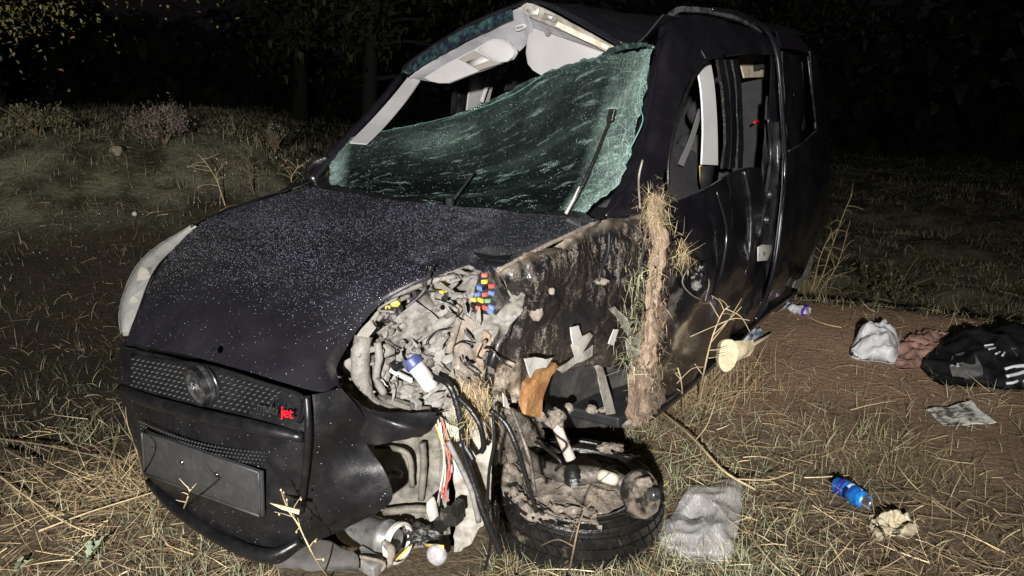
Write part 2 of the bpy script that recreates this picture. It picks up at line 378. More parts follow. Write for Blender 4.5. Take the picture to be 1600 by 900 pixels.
def lump(name, c, rad, m, parent=None, seed=0, amp=.35, fs=2.2, sub=4, org=None, ax=None):
    bm = bmesh.new(); bmesh.ops.create_icosphere(bm, subdivisions=sub, radius=1); off = Vector((seed * 2.3, seed * 5.1, seed))
    c = Vector(c); og = ORG0[parent.name] if parent is not None else (org or Vector((0, 0, 0)))
    A = ax if ax else (Vector((1, 0, 0)), Vector((0, 1, 0)), Vector((0, 0, 1)))
    for q in bm.verts:
        d = q.co.copy(); s = 1 + amp * noise.fractal(d * fs + off, 1, 2, 5)
        q.co = c + (A[0] * d.x * rad[0] + A[1] * d.y * rad[1] + A[2] * d.z * rad[2]) * s - og
    me = bpy.data.meshes.new(name); bm.to_mesh(me); bm.free(); me.polygons.foreach_set('use_smooth', [True] * len(me.polygons))
    o = link(name, me, m, parent)
    if parent is None: o.location = og; ORG0[o.name] = og
    return o
def blades(name, pos, az, el, ln, wd, curl, cols, parent=None, kind='stuff', m=None, seg=3, org=None):
    """Many curved blades as one mesh; every argument is an array with one row per blade."""
    N = len(pos); pos = np.asarray(pos, float); rings = seg + 1
    og = np.array(ORG0[parent.name]) if parent is not None else np.array(org or (0, 0, 0), float)
    h = np.stack([np.cos(az), np.sin(az)], 1); side = np.stack([-np.sin(az), np.cos(az), np.zeros(N)], 1)
    tw = rng.uniform(-.9, .9, N)[:, None]; side = side * np.cos(tw) + np.array([0, 0, 1.0]) * np.sin(tw)
    V = np.zeros((N, rings, 2, 3)); p = pos.copy()
    for i in range(rings):
        t = i / seg; ww = (wd * (1 - .85 * t ** 1.5) * .5)[:, None]
        V[:, i, 0] = p - side * ww; V[:, i, 1] = p + side * ww
        e = el + curl * (t + .5 / seg)
        p = p + np.concatenate([h * np.cos(e)[:, None], np.sin(e)[:, None]], 1) * (ln / seg)[:, None]
    V = V.reshape(-1, 3) - og
    base = (np.arange(N) * rings * 2)[:, None]; F = []
    for i in range(seg): F.append(base + np.array([2 * i, 2 * i + 1, 2 * i + 3, 2 * i + 2]))
    F = np.stack(F, 1).reshape(-1, 4)
    me = bpy.data.meshes.new(name); me.vertices.add(len(V)); me.vertices.foreach_set('co', V.ravel())
    me.loops.add(F.size); me.loops.foreach_set('vertex_index', F.ravel().astype(np.int32))
    me.polygons.add(len(F)); me.polygons.foreach_set('loop_start', np.arange(0, F.size, 4, dtype=np.int32)); me.polygons.foreach_set('use_smooth', np.ones(len(F), dtype=bool))
    me.update(calc_edges=True)
    a = me.attributes.new('tint', 'FLOAT_COLOR', 'POINT'); c4 = np.ones((N, rings * 2, 4)); c4[:, :, :3] = np.asarray(cols)[:, None, :]; a.data.foreach_set('color', c4.ravel())
    o = link(name, me, m or BLADE, parent, kind)
    if parent is None: o.location = Vector(og); ORG0[o.name] = Vector(og)
    return o
def pick(palette, N, jit=.25):
    p = np.array(palette); c = p[rng.integers(0, len(p), N)]; return c * (1 + rng.uniform(-jit, jit, (N, 1)))
STRAW = [(.46, .36, .20), (.38, .29, .16), (.30, .22, .12), (.52, .43, .27), (.22, .16, .09)]
GREEN = [(.25, .28, .16), (.33, .35, .22), (.18, .20, .11), (.37, .37, .25)]
def rows_of(L_, f): return [[f(*p) for p in r] for r in L_]
def shade_leaves(name, c, rad, N, size, cols, parent, seed=0, clump=9, org=None):
    """A crown: leaf-sized faces gathered in clumps through the crown's volume."""
    rg = np.random.default_rng(seed)
    cc = rg.normal(0, 1, (clump, 3)); cc /= np.linalg.norm(cc, axis=1)[:, None]; cc *= rg.uniform(.35, 1, (clump, 1))
    k = rg.integers(0, clump, N); P = cc[k] + rg.normal(0, .2, (N, 3)) * rg.uniform(.4, 1.3, (N, 1)); P = P * np.array(rad) + np.array(c)
    az = rg.uniform(0, 6.28, N)
    return blades(name, P, az, rg.uniform(-1.2, .5, N), rg.uniform(.7, 1.4, N) * size, rg.uniform(.5, .9, N) * size, rg.uniform(-.8, .3, N), np.array(cols)[rg.integers(0, len(cols), N)] * rg.uniform(.6, 1.3, (N, 1)), parent, 'stuff', LEAF, 2, org)

# ------------------------------------------------------------------ the field
def sm(a, b, t): t = np.clip((t - a) / (b - a), 0, 1); return t * t * (3 - 2 * t)
def vnoise(x, y, s, seed=0):
    """Value noise on arrays."""
    x = np.asarray(x, float) * s + 31.7 * seed; y = np.asarray(y, float) * s - 17.3 * seed; i, j = np.floor(x), np.floor(y); u, v = x - i, y - j; u = u * u * (3 - 2 * u); v = v * v * (3 - 2 * v)
    def h(a, b): q = np.sin(a * 127.1 + b * 311.7 + seed * 3.3) * 43758.5453; return (q - np.floor(q)) * 2 - 1
    return (h(i, j) * (1 - u) + h(i + 1, j) * u) * (1 - v) + (h(i, j + 1) * (1 - u) + h(i + 1, j + 1) * u) * v
def ground_h(x, y):
    x = np.asarray(x, float); y = np.asarray(y, float); r = np.hypot(x, y)
    z = .012 * np.sin(3.1 * x + 1.3) * np.sin(2.7 * y) + .018 * np.sin(1.3 * x - .7 * y + .5) + .008 * np.sin(7.3 * x + 2.1 * y) * np.sin(5.9 * y - 3 * x)
    far = sm(4.5, 10, r)
    bank = sm(4.8, 9.2, r) * sm(-.10, -.38, x / np.maximum(np.abs(y), .01)) * (y > 0)
    z = z + 1.12 * bank - .012 * np.maximum(r - 12, 0) * bank
    z = z + far * (.12 * vnoise(x, y, .45, 1) + .10 * vnoise(x, y, 1.1, 2) + .06 * vnoise(x, y, 2.3, 3))
    s = ((x - 1.75) + (y - 5.95) * 1.85) / 2.10
    z = z - .75 * sm(0, 1.0, s) * sm(1.2, 2.1, x)
    z = z + .05 * np.exp(-((x - 2.1) ** 2 + (y - 5.0) ** 2) / .5)
    # the turf is bedded down under the wheel and the torn front corner
    z = z - .03 * np.exp(-((x - .25) ** 2 + (y - 2.6) ** 2) / .12)
    return z
def gh(x, y): return float(ground_h(x, y))
def GG(px, py, up=0.0):
    d = sight(px, py); t = .6
    while t < 80:
        q = EYE + d * t
        if q.z < gh(q.x, q.y) + up: break
        t *= 1.02
    lo_, hi_ = t / 1.02, t
    for _ in range(18):
        m_ = (lo_ + hi_) / 2; q = EYE + d * m_
        if q.z < gh(q.x, q.y) + up: hi_ = m_
        else: lo_ = m_
    return EYE + d * hi_
NT, NR = 300, 280
th = np.linspace(0, 2 * np.pi, NT, endpoint=False); rr = np.exp(np.linspace(np.log(.35), np.log(320), NR))
gx = (rr[:, None] * np.cos(th)).ravel(); gy = (rr[:, None] * np.sin(th)).ravel(); gz = ground_h(gx, gy)
gv = [(0, 0, gh(0, 0))] + list(zip(gx.tolist(), gy.tolist(), gz.tolist()))
gf = [(0, 1 + k, 1 + (k + 1) % NT) for k in range(NT)] + [(1 + i * NT + k, 1 + (i + 1) * NT + k, 1 + (i + 1) * NT + (k + 1) % NT, 1 + i * NT + (k + 1) % NT) for i in range(NR - 1) for k in range(NT)]
def soil():
    m, t, b, L = nodes_of('trampled_soil')
    n1 = ramp(t, noisen(t, 1.1, 8, .62), .36, .64); n2 = ramp(t, noisen(t, 9, 8, .7), .38, .64); n3 = ramp(t, noisen(t, 60, 4, .7), .42, .64)
    c = mixc(t, n1, (.115, .088, .058), (.15, .115, .075)); c = mixc(t, n2, c, (.072, .055, .038)); c = mixc(t, n3, c, (.19, .145, .095))
    # bare reddish earth where the wreck slid
    sub = t.nodes.new('ShaderNodeVectorMath'); sub.operation = 'DISTANCE'; L(objco(t), sub.inputs[0]); sub.inputs[1].default_value = (2.15, 4.6, 0)
    d = t.nodes.new('ShaderNodeMath'); d.operation = 'ADD'; L(sub.outputs['Value'], d.inputs[0])
    nn = t.nodes.new('ShaderNodeMath'); nn.operation = 'MULTIPLY'; L(noisen(t, 2.2, 5, .6), nn.inputs[0]); nn.inputs[1].default_value = 2.2; L(nn.outputs[0], d.inputs[1])
    f = ramp(t, d.outputs[0], .36, .80); dv = d
    mr = t.nodes.new('ShaderNodeMapRange'); L(d.outputs[0], mr.inputs[0]); mr.inputs[1].default_value = 1.7; mr.inputs[2].default_value = 3.1; mr.inputs[3].default_value = 1; mr.inputs[4].default_value = 0
    red = mixc(t, n2, (.37, .235, .15), (.26, .165, .11)); c = mixc(t, mr.outputs[0], c, mixc(t, n3, red, (.42, .29, .19)))
    ln = t.nodes.new('ShaderNodeVectorMath'); ln.operation = 'LENGTH'; L(objco(t), ln.inputs[0])
    mf = t.nodes.new('ShaderNodeMapRange'); L(ln.outputs['Value'], mf.inputs[0]); mf.inputs[1].default_value = 6.6; mf.inputs[2].default_value = 7.6; mf.inputs[3].default_value = 0; mf.inputs[4].default_value = .85
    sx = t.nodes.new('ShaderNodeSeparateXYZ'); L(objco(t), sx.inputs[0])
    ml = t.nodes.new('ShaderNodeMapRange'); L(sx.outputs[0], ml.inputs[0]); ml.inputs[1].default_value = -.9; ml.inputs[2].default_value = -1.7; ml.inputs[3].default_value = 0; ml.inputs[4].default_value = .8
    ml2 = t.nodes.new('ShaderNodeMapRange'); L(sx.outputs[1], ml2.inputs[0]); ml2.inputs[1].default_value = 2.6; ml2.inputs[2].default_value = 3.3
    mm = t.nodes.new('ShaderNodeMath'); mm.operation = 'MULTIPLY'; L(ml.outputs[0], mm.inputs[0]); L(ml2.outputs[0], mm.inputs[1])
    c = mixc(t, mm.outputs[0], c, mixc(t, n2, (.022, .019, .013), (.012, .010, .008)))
    lightened_cover = mixc(t, ramp(t, noisen(t, 2.6, 9, .75), .42, .60), (.040, .038, .022), (.23, .23, .14)); lightened_cover = mixc(t, n3, lightened_cover, mixc(t, ramp(t, noisen(t, 1.3, 4, .6), .42, .6), (.07, .065, .04), (.33, .31, .22))); c = mixc(t, mf.outputs[0], c, lightened_cover)  # far ground cover, its colour lightened to stand in for missing light
    L(c, b.inputs['Base Color']); b.inputs['Roughness'].default_value = .95; b.inputs['Specular IOR Level'].default_value = .15
    bn = t.nodes.new('ShaderNodeBump'); bn.inputs['Strength'].default_value = .9; bn.inputs['Distance'].default_value = .03
    L(noisen(t, 26, 8, .72), bn.inputs['Height']); L(bn.outputs[0], b.inputs['Normal']); return m
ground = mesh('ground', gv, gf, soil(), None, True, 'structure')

def nfield(x, y, s, o=0):
    return (np.sin(x * s + o) * np.sin(y * s * 1.13 + o * 2) + np.sin((x + y) * s * .71 + 3 + o) * .7 + np.sin((x * .6 - y) * s * 1.7 + 1.2 * o) * .5) / 2.2
def scatter(N, r0, r1, a0=-58, a1=58):
    r = np.exp(rng.uniform(np.log(r0), np.log(r1), N)); a = R(90) - np.radians(rng.uniform(a0, a1, N)); return r * np.cos(a), r * np.sin(a), r
BAGC = GG(1095, 818)
def clear_wreck(x, y, pad=.0):
    """True where the wreck's underside and the bare earth leave room for turf."""
    q = (np.stack([x, y, np.zeros_like(x)], 1) - np.array(VT)) @ np.array(VM)
    return (np.hypot(x - BAGC.x, (y - BAGC.y) * .8) > .145) & ~((q[:, 0] < -.15 - pad) & (q[:, 0] > -4.2) & (np.abs(q[:, 1]) < .62))
def bare(x, y): return np.maximum(np.exp(-(((x - 2.0) / 1.15) ** 2 + ((y - 4.6) / .9) ** 2)), .8 * np.exp(-(((x - 1.9) / .5) ** 2 + ((y - 3.4) / .5) ** 2)))
# lying straw
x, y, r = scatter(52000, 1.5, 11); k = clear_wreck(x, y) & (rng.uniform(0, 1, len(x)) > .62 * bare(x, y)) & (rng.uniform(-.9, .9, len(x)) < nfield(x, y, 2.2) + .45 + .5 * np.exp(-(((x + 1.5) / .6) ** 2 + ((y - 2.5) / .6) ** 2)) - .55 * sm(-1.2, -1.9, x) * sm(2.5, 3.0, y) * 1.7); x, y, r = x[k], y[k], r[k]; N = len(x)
blades('dry_straw', np.stack([x, y, ground_h(x, y) + rng.uniform(0, .03, N)], 1), rng.uniform(0, 6.28, N), rng.normal(.07, .15, N), rng.uniform(.04, .24, N), rng.uniform(.001, .0028, N) * (1 + .12 * r), rng.normal(-.3, .5, N), pick(STRAW + [(.14, .10, .06), (.10, .07, .045), (.28, .20, .13), (.24, .17, .11)], N) * 1.25)
# short green turf, in patches
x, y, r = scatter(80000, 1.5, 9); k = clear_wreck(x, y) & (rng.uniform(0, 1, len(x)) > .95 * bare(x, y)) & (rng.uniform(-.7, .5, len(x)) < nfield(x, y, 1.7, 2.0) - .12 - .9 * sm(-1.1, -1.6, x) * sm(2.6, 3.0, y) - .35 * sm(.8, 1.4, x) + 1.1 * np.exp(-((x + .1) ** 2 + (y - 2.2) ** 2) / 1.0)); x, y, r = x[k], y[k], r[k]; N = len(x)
blades('green_grass', np.stack([x, y, ground_h(x, y) - .005], 1), rng.uniform(0, 6.28, N), rng.uniform(.5, 1.5, N), rng.uniform(.03, .11, N), rng.uniform(.0012, .0028, N) * (1 + .12 * r), rng.normal(-.6, .6, N), pick(GREEN + [(.34, .31, .20)], N))
# rank grass and weeds farther out
cx_, cy_, cr_ = scatter(9500, 3.4, 32); k = (rng.uniform(-1.0, .7, len(cx_)) < vnoise(cx_, cy_, .8, 5) + .3 - .95 * (1 - sm(5.6, 7.0, cr_)) * (cx_ < -.8)) & clear_wreck(cx_, cy_, .6) & ~((cx_ > .9) & (cx_ < 3.6) & (cy_ < 5.6)); cx_, cy_, cr_ = cx_[k], cy_[k], cr_[k]
per = 26; x = np.repeat(cx_, per); y = np.repeat(cy_, per); r = np.repeat(cr_, per); N = len(x); sp_ = (.05 + .016 * r) * np.repeat(rng.uniform(.5, 1.6, len(cx_)), per)
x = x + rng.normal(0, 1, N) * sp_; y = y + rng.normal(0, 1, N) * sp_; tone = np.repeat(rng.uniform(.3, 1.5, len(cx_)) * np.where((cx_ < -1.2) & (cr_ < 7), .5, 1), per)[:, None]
kind_ = np.repeat(rng.integers(0, 3, len(cx_)), per)
pal = np.where(kind_[:, None] == 0, pick([(.20, .21, .11), (.15, .16, .08)], N), np.where(kind_[:, None] == 1, pick([(.30, .27, .17), (.38, .34, .23)], N), pick([(.25, .25, .15), (.17, .15, .09)], N)))
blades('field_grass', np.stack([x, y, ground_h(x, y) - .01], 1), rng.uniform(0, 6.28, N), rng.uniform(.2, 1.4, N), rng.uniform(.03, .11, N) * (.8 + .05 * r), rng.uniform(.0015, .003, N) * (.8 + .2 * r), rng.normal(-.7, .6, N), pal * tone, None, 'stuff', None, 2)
# dew standing on the field
x, y, r = scatter(2600, 4.5, 22, -55, 5); k = nfield(x, y, 1.3, .4) > -.1; x, y, r = x[k], y[k], r[k]
dv, df_ = [], []
for X0, Y0, Z0, R0 in zip(x, y, ground_h(x, y) + rng.uniform(.02, .12, len(x)), r):
    s = .0016 + .00055 * R0 * rng.uniform(.5, 1.2); o = len(dv); dv += [(X0 + s, Y0, Z0), (X0 - s, Y0, Z0), (X0, Y0 + s, Z0), (X0, Y0 - s, Z0), (X0, Y0, Z0 + s), (X0, Y0, Z0 - s)]
    df_ += [(o, o + 2, o + 4), (o + 2, o + 1, o + 4), (o + 1, o + 3, o + 4), (o + 3, o, o + 4), (o + 2, o, o + 5), (o + 1, o + 2, o + 5), (o + 3, o + 1, o + 5), (o, o + 3, o + 5)]
mesh('dew_drops', dv, df_, DROP, None, True, 'stuff')

# ------------------------------------------------------------------ the wrecked van
VROOT = K(-2.0, 0, 0); VROOT.z = 0
van = thing('wrecked_van', 'crashed black van with torn front corner and shattered windscreen, nose down in grass', 'van', VROOT)

# bonnet
hood = sheet('bonnet', rows_of([
 [(198,533,-.12),(262,547,-.07),(335,565,-.05),(430,592,-.06),(500,610,-.1),(529,598,-.16)],
 [(222,470,-.27),(300,480,-.22),(390,505,-.2),(450,525,-.2),(505,540,-.22),(531,562,-.25)],
 [(260,406,-.48),(340,415,-.42),(440,440,-.42),(520,455,-.42),(570,470,-.44),(598,472,-.47)],
 [(303,357,-.74),(400,365,-.7),(520,390,-.68),(610,405,-.66),(690,412,-.62),(728,413,-.62)],
 [(350,332,-.95),(460,340,-.92),(580,355,-.9),(680,375,-.85),(735,395,-.72),(773,420,-.62)],
 [(480,291,-1.15),(590,308,-1.15),(700,320,-1.15),(820,333,-1.13),(890,338,-1.1),(935,342,-1.05)]], X), PAINTW, van, 9, 9, .004, .006, 4, seed=3)
# water beads standing on the bonnet and the glass
def beads(name, host, N, r0, r1, wfun, seed):
    rg = random.Random(seed); me = host.data; og = ORG0[host.name]; tris = []
    for p in me.polygons:
        c = og + p.center
        if p.normal.dot(EYE - c) > 0 and p.area > 1e-7: tris.append((p.area * max(0, wfun(c)), p))
    tot = 0; cum = []
    for a, p in tris: tot += a; cum.append(tot)
    import bisect
    v, f = [], []
    unit = [(0, 0, 1)] + [(math.cos(k * math.pi / 3) * s, math.sin(k * math.pi / 3) * s, h) for s, h in ((.7, .72), (1, .1)) for k in range(6)]
    uf = [(0, 1 + k, 1 + (k + 1) % 6) for k in range(6)] + [(1 + k, 7 + k, 7 + (k + 1) % 6, 1 + (k + 1) % 6) for k in range(6)]
    for _ in range(N):
        p = tris[bisect.bisect(cum, rg.uniform(0, tot * .9999))][1]; q = [me.vertices[i].co for i in p.vertices]
        a, b = rg.random(), rg.random()
        if len(q) == 4: pos = (q[0] * (1 - a) + q[1] * a) * (1 - b) + (q[3] * (1 - a) + q[2] * a) * b
        else:
            if a + b > 1: a, b = 1 - a, 1 - b
            pos = q[0] + (q[1] - q[0]) * a + (q[2] - q[0]) * b
        A, B, n = basis(p.normal); r = r0 + (r1 - r0) * rg.random() ** 3; o = len(v)
        sa = rg.uniform(.8, 1.3)
        v += [pos + og + A * (x * r * sa) + B * (y * r) + n * (z * r * .62) for x, y, z in unit]; f += [tuple(o + i for i in q2) for q2 in uf]
    return mesh(name, v, f, DROP, host, True, 'stuff')
def hood_w(c):
    q = VMI @ (c - VT); return .05 + 1.2 * max(0, min(1, (-q.x - .22) / .35)) * (.45 + .9 * max(0, noise.noise(c * 3) + .35)) * (1 if q.y < .45 else .45)
beads('water_beads', hood, 26000, .0004, .0015, hood_w, 1)
slab('bonnet_hinge_cover', [X(740,394,-.70),X(775,400,-.66),X(800,398,-.72),X(774,422,-.60)], PAINT, van, .004)

# far wing (its right) seen edge-on behind the bonnet
sheet('far_wing', [[X(302,354,-.76), X(345,331,-.95), X(400,311,-1.05), X(450,298,-1.12), X(484,284,-1.2)],
                   [K(-.76,-1.0,.95), K(-.95,-1.03,.98), K(-1.05,-.92,1.02), K(-1.12,-.86,1.05), K(-1.2,-.82,1.08)],
                   [K(-.76,-1.0,.55), K(-.95,-1.0,.55), K(-1.05,-.95,.55), K(-1.15,-.92,.5), K(-1.3,-.9,.4)]], PAINT, van, 5, 4, .004, .004, 5)
sheet('scuttle', rows_of([[(480,293,-1.17),(590,310,-1.17),(700,322,-1.17),(820,335,-1.15),(935,345,-1.07)],[(500,275,-1.25),(600,292,-1.25),(700,306,-1.25),(810,318,-1.25),(905,328,-1.2)]], X), PLAST, van, 6, 3, .01, .008, 12)

# front bumper with grille, bars, plate
bumper = sheet('front_bumper', rows_of([
 [(187,542,-.13),(255,556,-.08),(330,575,-.05),(430,603,-.06),(478,617,-.09),(532,606,-.16)],
 [(183,600,-.13),(225,618,-.07),(310,640,-.03),(400,655,-.03),(478,668,-.07),(568,650,-.22)],
 [(196,650,-.12),(232,662,-.06),(310,685,-.01),(400,715,-.01),(475,725,-.06),(572,692,-.24)],
 [(208,690,-.1),(240,705,-.04),(310,725,0.0),(400,750,0.0),(472,765,-.06),(600,735,-.24)],
 [(225,740,-.1),(260,760,-.04),(320,790,0),(410,815,0),(472,805,-.06),(613,778,-.24)],
 [(243,772,-.1),(285,812,-.05),(345,848,-.02),(425,882,-.03),(475,855,-.08),(585,804,-.22)]], X), PLAST, van, 7, 6, .006, .006, 6, seed=5)
sheet('bumper_corner', rows_of([[(528,602,-.165),(560,628,-.22),(600,641,-.3),(682,647,-.40)],[(545,640,-.19),(590,660,-.26),(640,668,-.32),(681,664,-.40)],[(562,694,-.23),(598,692,-.27),(640,686,-.33),(668,680,-.38)]], X), PLAST, van, 7, 5, .006, .008, 9, seed=8, edge=.006)
beads('water_beads', bumper, 500, .0005, .0014, lambda c: .15 + max(0, noise.noise(c * 7)), 9)
tube('bumper_crease', [X(479,618,-.075), X(481,650,-.06), X(481,690,-.05), X(477,740,-.05), X(470,800,-.05)], .010, PLAST, van, 8, 5)
tube('bumper_bar', [X(190,606,-.10), X(225,624,-.045), X(310,648,-.005), X(400,668,-.005), X(474,684,-.05)], [.014, .020, .022, .020, .014], PLAST, van, 12, 6)
tube('bumper_lip', [X(232,752,-.09), X(270,790,-.03), X(340,838,.0), X(415,868,.005), X(470,846,-.06)], [.012, .02, .022, .022, .012], PLAST, van, 10, 6)
slab('fog_lamp_blank', [X(555,715,-.22), X(585,718,-.235), X(606,748,-.24), X(611,776,-.245), X(590,792,-.24), X(530,806,-.17), X(520,770,-.16)], PLAST, van, .012, bev=.004)
def bil(c, u, v, f=X):
    a = [c[0][i] * (1 - u) + c[1][i] * u for i in range(3)]; b = [c[3][i] * (1 - u) + c[2][i] * u for i in range(3)]
    return f(*[a[i] * (1 - v) + b[i] * v for i in range(3)])
GR = [((206,556,-.105),(330,577,-.035),(470,618,-.07)), ((204,604,-.095),(318,634,-.015),(468,660,-.055))]
def grp(u, v):
    def q(r):
        a, b, c = GR[r]; t = u * 2
        return [(a[i] * (1 - t) + b[i] * t) if t < 1 else (b[i] * (2 - t) + c[i] * (t - 1)) for i in range(3)]
    A, B = q(0), q(1); return X(*[A[i] * (1 - v) + B[i] * v for i in range(3)])
grille = sheet('grille', [[grp(u / 6, v / 2) for u in range(7)] for v in range(3)], GRILLE, van, 3, 3, .006)
NF = (VM @ Vector((1, 0, 0))).normalized(); NU = (VM @ Vector((0, 0, 1))).normalized(); NL = (VM @ Vector((0, 1, 0))).normalized()
bc = grp(.475, .42)
v, f = [], []
def stud(p, s, hgt):
    o = len(v); ring = [(math.cos(k * math.pi / 3), math.sin(k * math.pi / 3)) for k in range(6)]
    for sc_, h in ((1, 0), (.75, .7)): v.extend([p + NL * (a * s * sc_) + NU * (b * s * .8 * sc_) + NF * (h * hgt) for a, b in ring])
    v.append(p + NF * hgt + NU * s * .2)
    f.extend([(o + k, o + (k + 1) % 6, o + 6 + (k + 1) % 6, o + 6 + k) for k in range(6)] + [(o + 6 + k, o + 6 + (k + 1) % 6, o + 12) for k in range(6)])
for j in range(7):
    for i in range(30):
        p = grp((i + .5 * (j % 2) + .4) / 31, (j + .6) / 7.2)
        if (p - bc).length > .075 and (p - (X(437,646,-.03) + NF * .0)).length > .058: stud(p, .0085, .012)
mesh('grille_mesh', v, f, GRILLE, grille, True, 'stuff')
v, f = [], []
LG = [(222,652,-.045),(458,704,-.05),(456,732,-.045),(230,680,-.04)]
for j in range(5):
    for i in range(46):
        a = (i + .5 * (j % 2) + .3) / 46.5; q = bil(LG, a, (j + .5) / 5); q = q + NF * (.014 + .042 * math.sin(math.pi * min(1, a * 1.02)))
        stud(q, .0055, .007)
mesh('lower_grille_mesh', v, f, GRILLE, bumper, True, 'stuff')
def lettering(txt, p, size, xd, nd, m, parent, ext=.0015, shear=.25):
    cu = bpy.data.curves.new(txt, 'FONT'); cu.body = txt; cu.size = size; cu.extrude = ext; cu.shear = shear; cu.align_x = 'RIGHT'
    o = bpy.data.objects.new('lettering', cu); COL.objects.link(o); cu.materials.append(m)
    xd = Vector(xd).normalized(); nd = Vector(nd); yd = nd.cross(xd).normalized(); nd = xd.cross(yd)
    o.matrix_local = Matrix.Translation(Vector(p) - (ORG0[parent.name] if parent else Vector())) @ Matrix((xd, yd, nd)).transposed().to_4x4()
    if parent: o.parent = parent
    bpy.context.view_layer.update(); me = bpy.data.meshes.new_from_object(o.evaluated_get(bpy.context.evaluated_depsgraph_get()))
    q = bpy.data.objects.new('lettering', me); COL.objects.link(q); q.parent = parent; q.matrix_local = o.matrix_local.copy(); bpy.data.objects.remove(o); q.name = 'lettering'
    ORG0[q.name] = ORG0[parent.name]; return q
badge = lathe('badge', bc + NF * .012, NF + NL * -.12, [(.001, .012), (.035, .012), (.044, .008), (.048, .012), (.054, .016), (.060, .010), (.062, -.01)], BADGE, van, 32)
lathe('badge_ring', bc + NF * .014, NF + NL * -.12, [(.050, .006), (.053, .016), (.058, .017), (.062, .004)], CHROME, badge, 32, cap=False)
for i, ch in enumerate('FIAT'): lettering(ch, bc + NF * .0255 + NL * (-.016 + .0165 * i) - NU * .011, .030, NL + NF * .12, NF, mat('badge_letter', (.22, .22, .22), .4, .4), badge, .001, 0)
tube('badge_surround', [bc + NL * .075 * math.cos(a) + NU * .075 * math.sin(a) + NF * .008 for a in np.linspace(-1.0, 1.0, 9)], [.003, .008, .003], CHROME, van, 8, 4)
tube('grille_frame', [grp(0, 0), grp(.2, -.04), grp(.5, -.06), grp(.8, -.04), grp(1.0, 0), grp(1.02, .5), grp(1, 1)], .006, PLAST, grille, 8, 5)
tp = X(462,652,-.03); tx = X(471,656,-.03) - X(420,644,-.03)
lettering('jet', tp + NF * .010, .046, tx, NF, REDT, grille)
lettering('multi', tp - tx.normalized() * .060 + NF * .010, .042, tx, NF, GRYT, grille)
PLC = [(220,672,.02),(408,738,.02),(410,808,.02),(225,740,.02)]
plate = slab('number_plate', [X(*q) for q in PLC], PLATE, van, .010, bev=.002)
pc = [X(*q) + NF * .002 for q in PLC]; cen = sum(pc, Vector()) / 4
for a, b in ((0, 1), (1, 2), (2, 3), (3, 0)):
    A, B = pc[a] + (cen - pc[a]) * .03, pc[b] + (cen - pc[b]) * .03
    tube('plate_rim', [A, (A + B) / 2, B], .004, PLATE, plate, 6, 2)
for u in (.33, .62): lathe('plate_screw', bil([(q[0], q[1], .023) for q in PLC], u, .42), NF, [(.001, .004), (.006, .003), (.008, 0)], CHROME, plate, 10)

# far headlight (its right), still whole
hl = [((188,524,-.2),(203,519,-.16)),((185,490,-.28),(218,478,-.25)),((195,450,-.38),(232,440,-.35)),((215,412,-.5),(248,412,-.46)),((252,379,-.62),(272,388,-.58)),((302,352,-.76),(301,359,-.74))]
lamp = sheet('headlight', [[X(*a), (X(*a) + X(*b)) / 2 + NF * .012 + NU * .010, X(*b)] for a, b in hl], LENS, van, 5, 5, .003)
back = -NF * .03 - NU * .012
sheet('reflector', [[X(*a) + back * .3, (X(*a) + X(*b)) / 2 + back, X(*b) + back * .3] for a, b in hl], mat('reflector_grey', (.40, .40, .385), .35, .15, (.24, .24, .23), 9, .42, .6, .1, 30), lamp, 5, 5, .004)
for (px_, py_, x_), rad in (((222,438,-.42),.045),((207,478,-.32),.030)):
    lathe('lamp_bowl', X(px_, py_, x_) - NF * .02, NF + NU * .2, [(.001, -.02), (rad * .5, -.015), (rad, .012), (rad * 1.08, .012)], mat('bowl_cream', (.58, .54, .44), .3, .2), lamp, 20)
tube('headlight_seam', [X(203,521,-.15), X(219,479,-.24), X(233,441,-.34), X(249,413,-.455), X(273,389,-.575), X(302,360,-.73)], .004, PLAST, lamp, 6, 4)
lathe('washer_jet', X(342,546,-.06) + NF * .012, NF, [(.001, .012), (.008, .010), (.011, 0)], CHROME, van, 12)

sheet('slam_panel', [[X(186,548,-.16), X(255,560,-.11), X(330,580,-.08), X(430,607,-.09), X(500,622,-.13), X(540,612,-.2)], [X(198,528,-.20), X(262,540,-.17), X(335,556,-.15), X(430,584,-.16), X(500,602,-.2), X(534,596,-.24)]], PLAST, van, 5, 4, .006)
# engine bay laid open behind the missing headlight
sheet('inner_wing', rows_of([
 [(640,402,-.72),(700,400,-.74),(760,406,-.74),(818,428,-.68)],[(555,480,-.50),(640,470,-.58),(720,460,-.62),(812,480,-.62)],
 [(508,560,-.36),(600,550,-.465),(690,540,-.535),(785,540,-.60)],[(508,625,-.36),(600,640,-.44),(690,640,-.50),(775,650,-.58)]], X), DUSTB, van, 24, 24, .004, .016, 9, .018, 30, seed=2)
sheet('lower_front_panel', rows_of([[(545,640,-.40),(620,640,-.50),(690,640,-.57),(700,640,-.58)],[(550,720,-.42),(620,720,-.5),(680,740,-.55),(700,745,-.56)],[(540,800,-.42),(620,810,-.48),(690,830,-.52),(705,840,-.55)],[(540,850,-.42),(620,856,-.48),(690,862,-.52),(705,864,-.55)]], X), OLIVE, van, 12, 12, .004, .010, 8, .012, 26, seed=4)
for pts, r in (([(588,700,-.44),(622,702,-.45),(640,716,-.47),(644,760,-.48)], .010), ([(660,692,-.5),(662,730,-.5),(658,780,-.5)], .012), ([(590,760,-.43),(612,740,-.44),(628,742,-.45)], .012), ([(600,800,-.43),(650,795,-.47),(690,800,-.5)], .014)):
    tube('pressed_rib', [X(*q) for q in pts], r, OLIVE, van, 8, 6, wob=.15)
